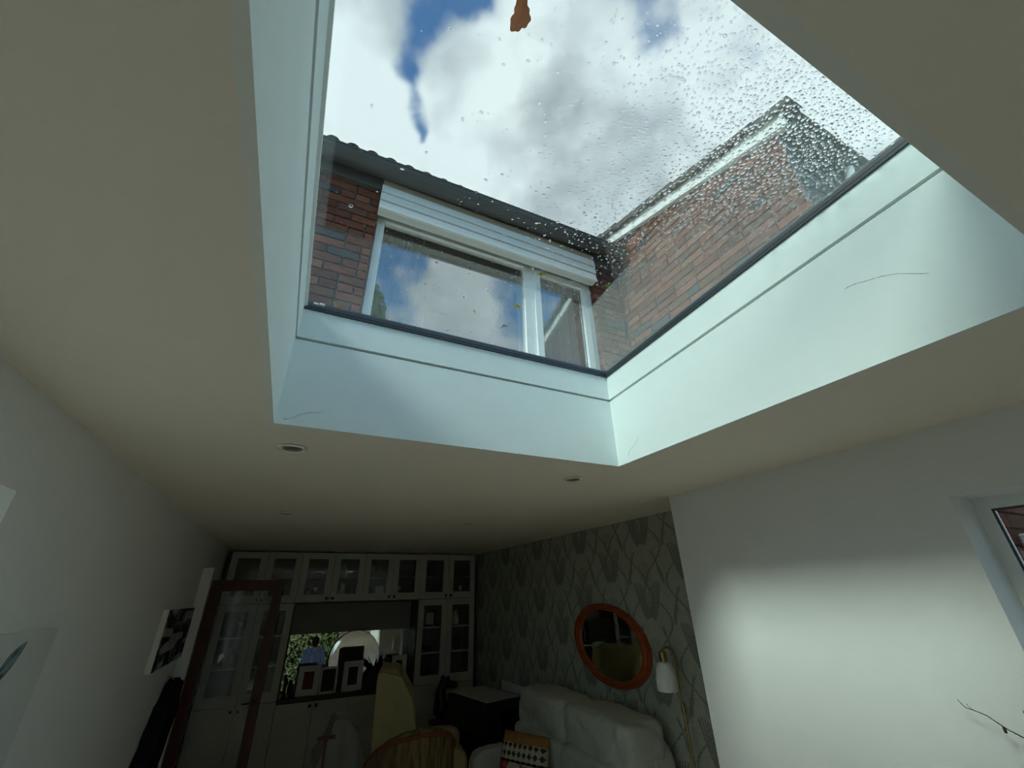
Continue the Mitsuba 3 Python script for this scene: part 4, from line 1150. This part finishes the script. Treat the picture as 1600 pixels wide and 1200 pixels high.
jt = {'pel': J(0, 0, .95, .115), 'wai': J(0, 0, 1.10, .115), 'che': J(0, -.01, 1.30, .125), 'nek': J(0, -.015, 1.46, .055), 'hea': J(0, -.04, 1.60, .088), 'cro': J(0, -.025, 1.65, .085), 'chin': J(0, -.085, 1.545, .045), 'nose': J(0, -.135, 1.60, .012), 'fac': J(0, -.10, 1.62, .05)}
bones = [('pel', 'wai'), ('wai', 'che'), ('che', 'nek'), ('nek', 'hea'), ('hea', 'cro'), ('hea', 'chin'), ('fac', 'nose'), ('hea', 'fac')]
for s, n_ in ((-1, 'l'), (1, 'r')):
    jt.update({'sh' + n_: J(s * .19, 0, 1.40, .062), 'el' + n_: J(s * .245, .02, 1.12, .045), 'wr' + n_: J(s * .25, -.06, .87, .03), 'pa' + n_: J(s * .245, -.075, .80, .034),
               'hi' + n_: J(s * .09, 0, .90, .095), 'kn' + n_: J(s * .10, -.01, .50, .062), 'an' + n_: J(s * .105, .02, .10, .042), 'to' + n_: J(s * .12, -.13, .04, .036), 'he' + n_: J(s * .105, .04, .045, .042), 'ea' + n_: J(s * .088, -.03, 1.60, .016), 'sc' + n_: J(s * .10, 0, 1.33, .10)})
    bones += [('che', 'sh' + n_), ('sc' + n_, 'wai'), ('nek', 'sh' + n_), ('sh' + n_, 'el' + n_), ('el' + n_, 'wr' + n_), ('wr' + n_, 'pa' + n_), ('pel', 'hi' + n_), ('hi' + n_, 'kn' + n_), ('kn' + n_, 'an' + n_), ('an' + n_, 'to' + n_), ('he' + n_, 'to' + n_), ('an' + n_, 'he' + n_), ('hea', 'ea' + n_)]
    for fi, (dy, L) in enumerate(((-.025, .070), (-.008, .080), (.009, .074), (.025, .058))):
        b = jt['pa' + n_][0] + [0, dy, -.02]
        ks = [f'f{n_}{fi}{q}' for q in range(3)]
        jt[ks[0]] = (b, .010)
        jt[ks[1]] = (b + [s * .002, -.004, -L * .55], .009)
        jt[ks[2]] = (b + [-s * .012, -.012, -L], .0075)
        bones += [('pa' + n_, ks[0]), (ks[0], ks[1]), (ks[1], ks[2])]
    b = jt['pa' + n_][0] + [-s * .012, -.03, .02]
    jt['t0' + n_], jt['t1' + n_] = (b, .012), (b + [-s * .012, -.03, -.045], .009)
    bones += [('pa' + n_, 't0' + n_), ('t0' + n_, 't1' + n_)]
put('body', finish(hulls(jt, bones, 12), .012, 6), 'm_skin', PE, True)
inf = lambda ks, d: {k: (jt[k][0], jt[k][1] + d) for k in ks}
hk_ = ['pel', 'wai', 'che'] + [a + b for a in ('sh', 'el', 'wr', 'sc', 'hi') for b in 'lr']
hb = [('pel', 'wai'), ('wai', 'che')] + [(a, b) for n_ in 'lr' for a, b in (('che', 'sh' + n_), ('sc' + n_, 'wai'), ('sh' + n_, 'el' + n_), ('el' + n_, 'wr' + n_), ('sc' + n_, 'hi' + n_))]
jj = inf(hk_, .022)
jj['hood'] = J(0, .075, 1.44, .075)
jj['hood1'], jj['hood2'] = J(-.09, .05, 1.42, .055), J(.09, .05, 1.42, .055)
jj['hil'], jj['hir'] = J(-.07, 0, .93, .115), J(.07, 0, .93, .115)
hb += [('hood', 'che'), ('hood1', 'hood'), ('hood2', 'hood'), ('hood1', 'shl'), ('hood2', 'shr')]
put('hooded_top', finish(hulls(jj, hb, 14), .02, 6), 'm_hoodie', PE, True)
kk = inf([a + b for a in ('hi', 'kn', 'an') for b in 'lr'] + ['pel'], .018)
put('trousers', finish(hulls(kk, [(a, b) for n_ in 'lr' for a, b in (('pel', 'hi' + n_), ('hi' + n_, 'kn' + n_), ('kn' + n_, 'an' + n_))], 14), .02, 6), 'm_jeans', PE, True)
ss = inf([a + b for a in ('to', 'he') for b in 'lr'], .008)
for n_ in 'lr':
    put('shoe', finish(hulls(ss, [('he' + n_, 'to' + n_)], 14), .015, 4), 'm_black', PE, True)
hh = {'a': J(0, .0, 1.665, .098), 'b': J(0, .025, 1.60, .085), 'c': J(0, .03, 1.54, .06), 'd': J(0, -.06, 1.70, .05)}
put('hair', finish(hulls(hh, [('a', 'b'), ('b', 'c'), ('a', 'd')], 16), .015, 4), 'm_hair', PE, True)
for s in (-1, 1):
    put('eye', trimesh.creation.icosphere(subdivisions=2, radius=.011).apply_translation((PX + s * .03, PY - .143, 1.625)), 'm_white_gloss', PE, True)
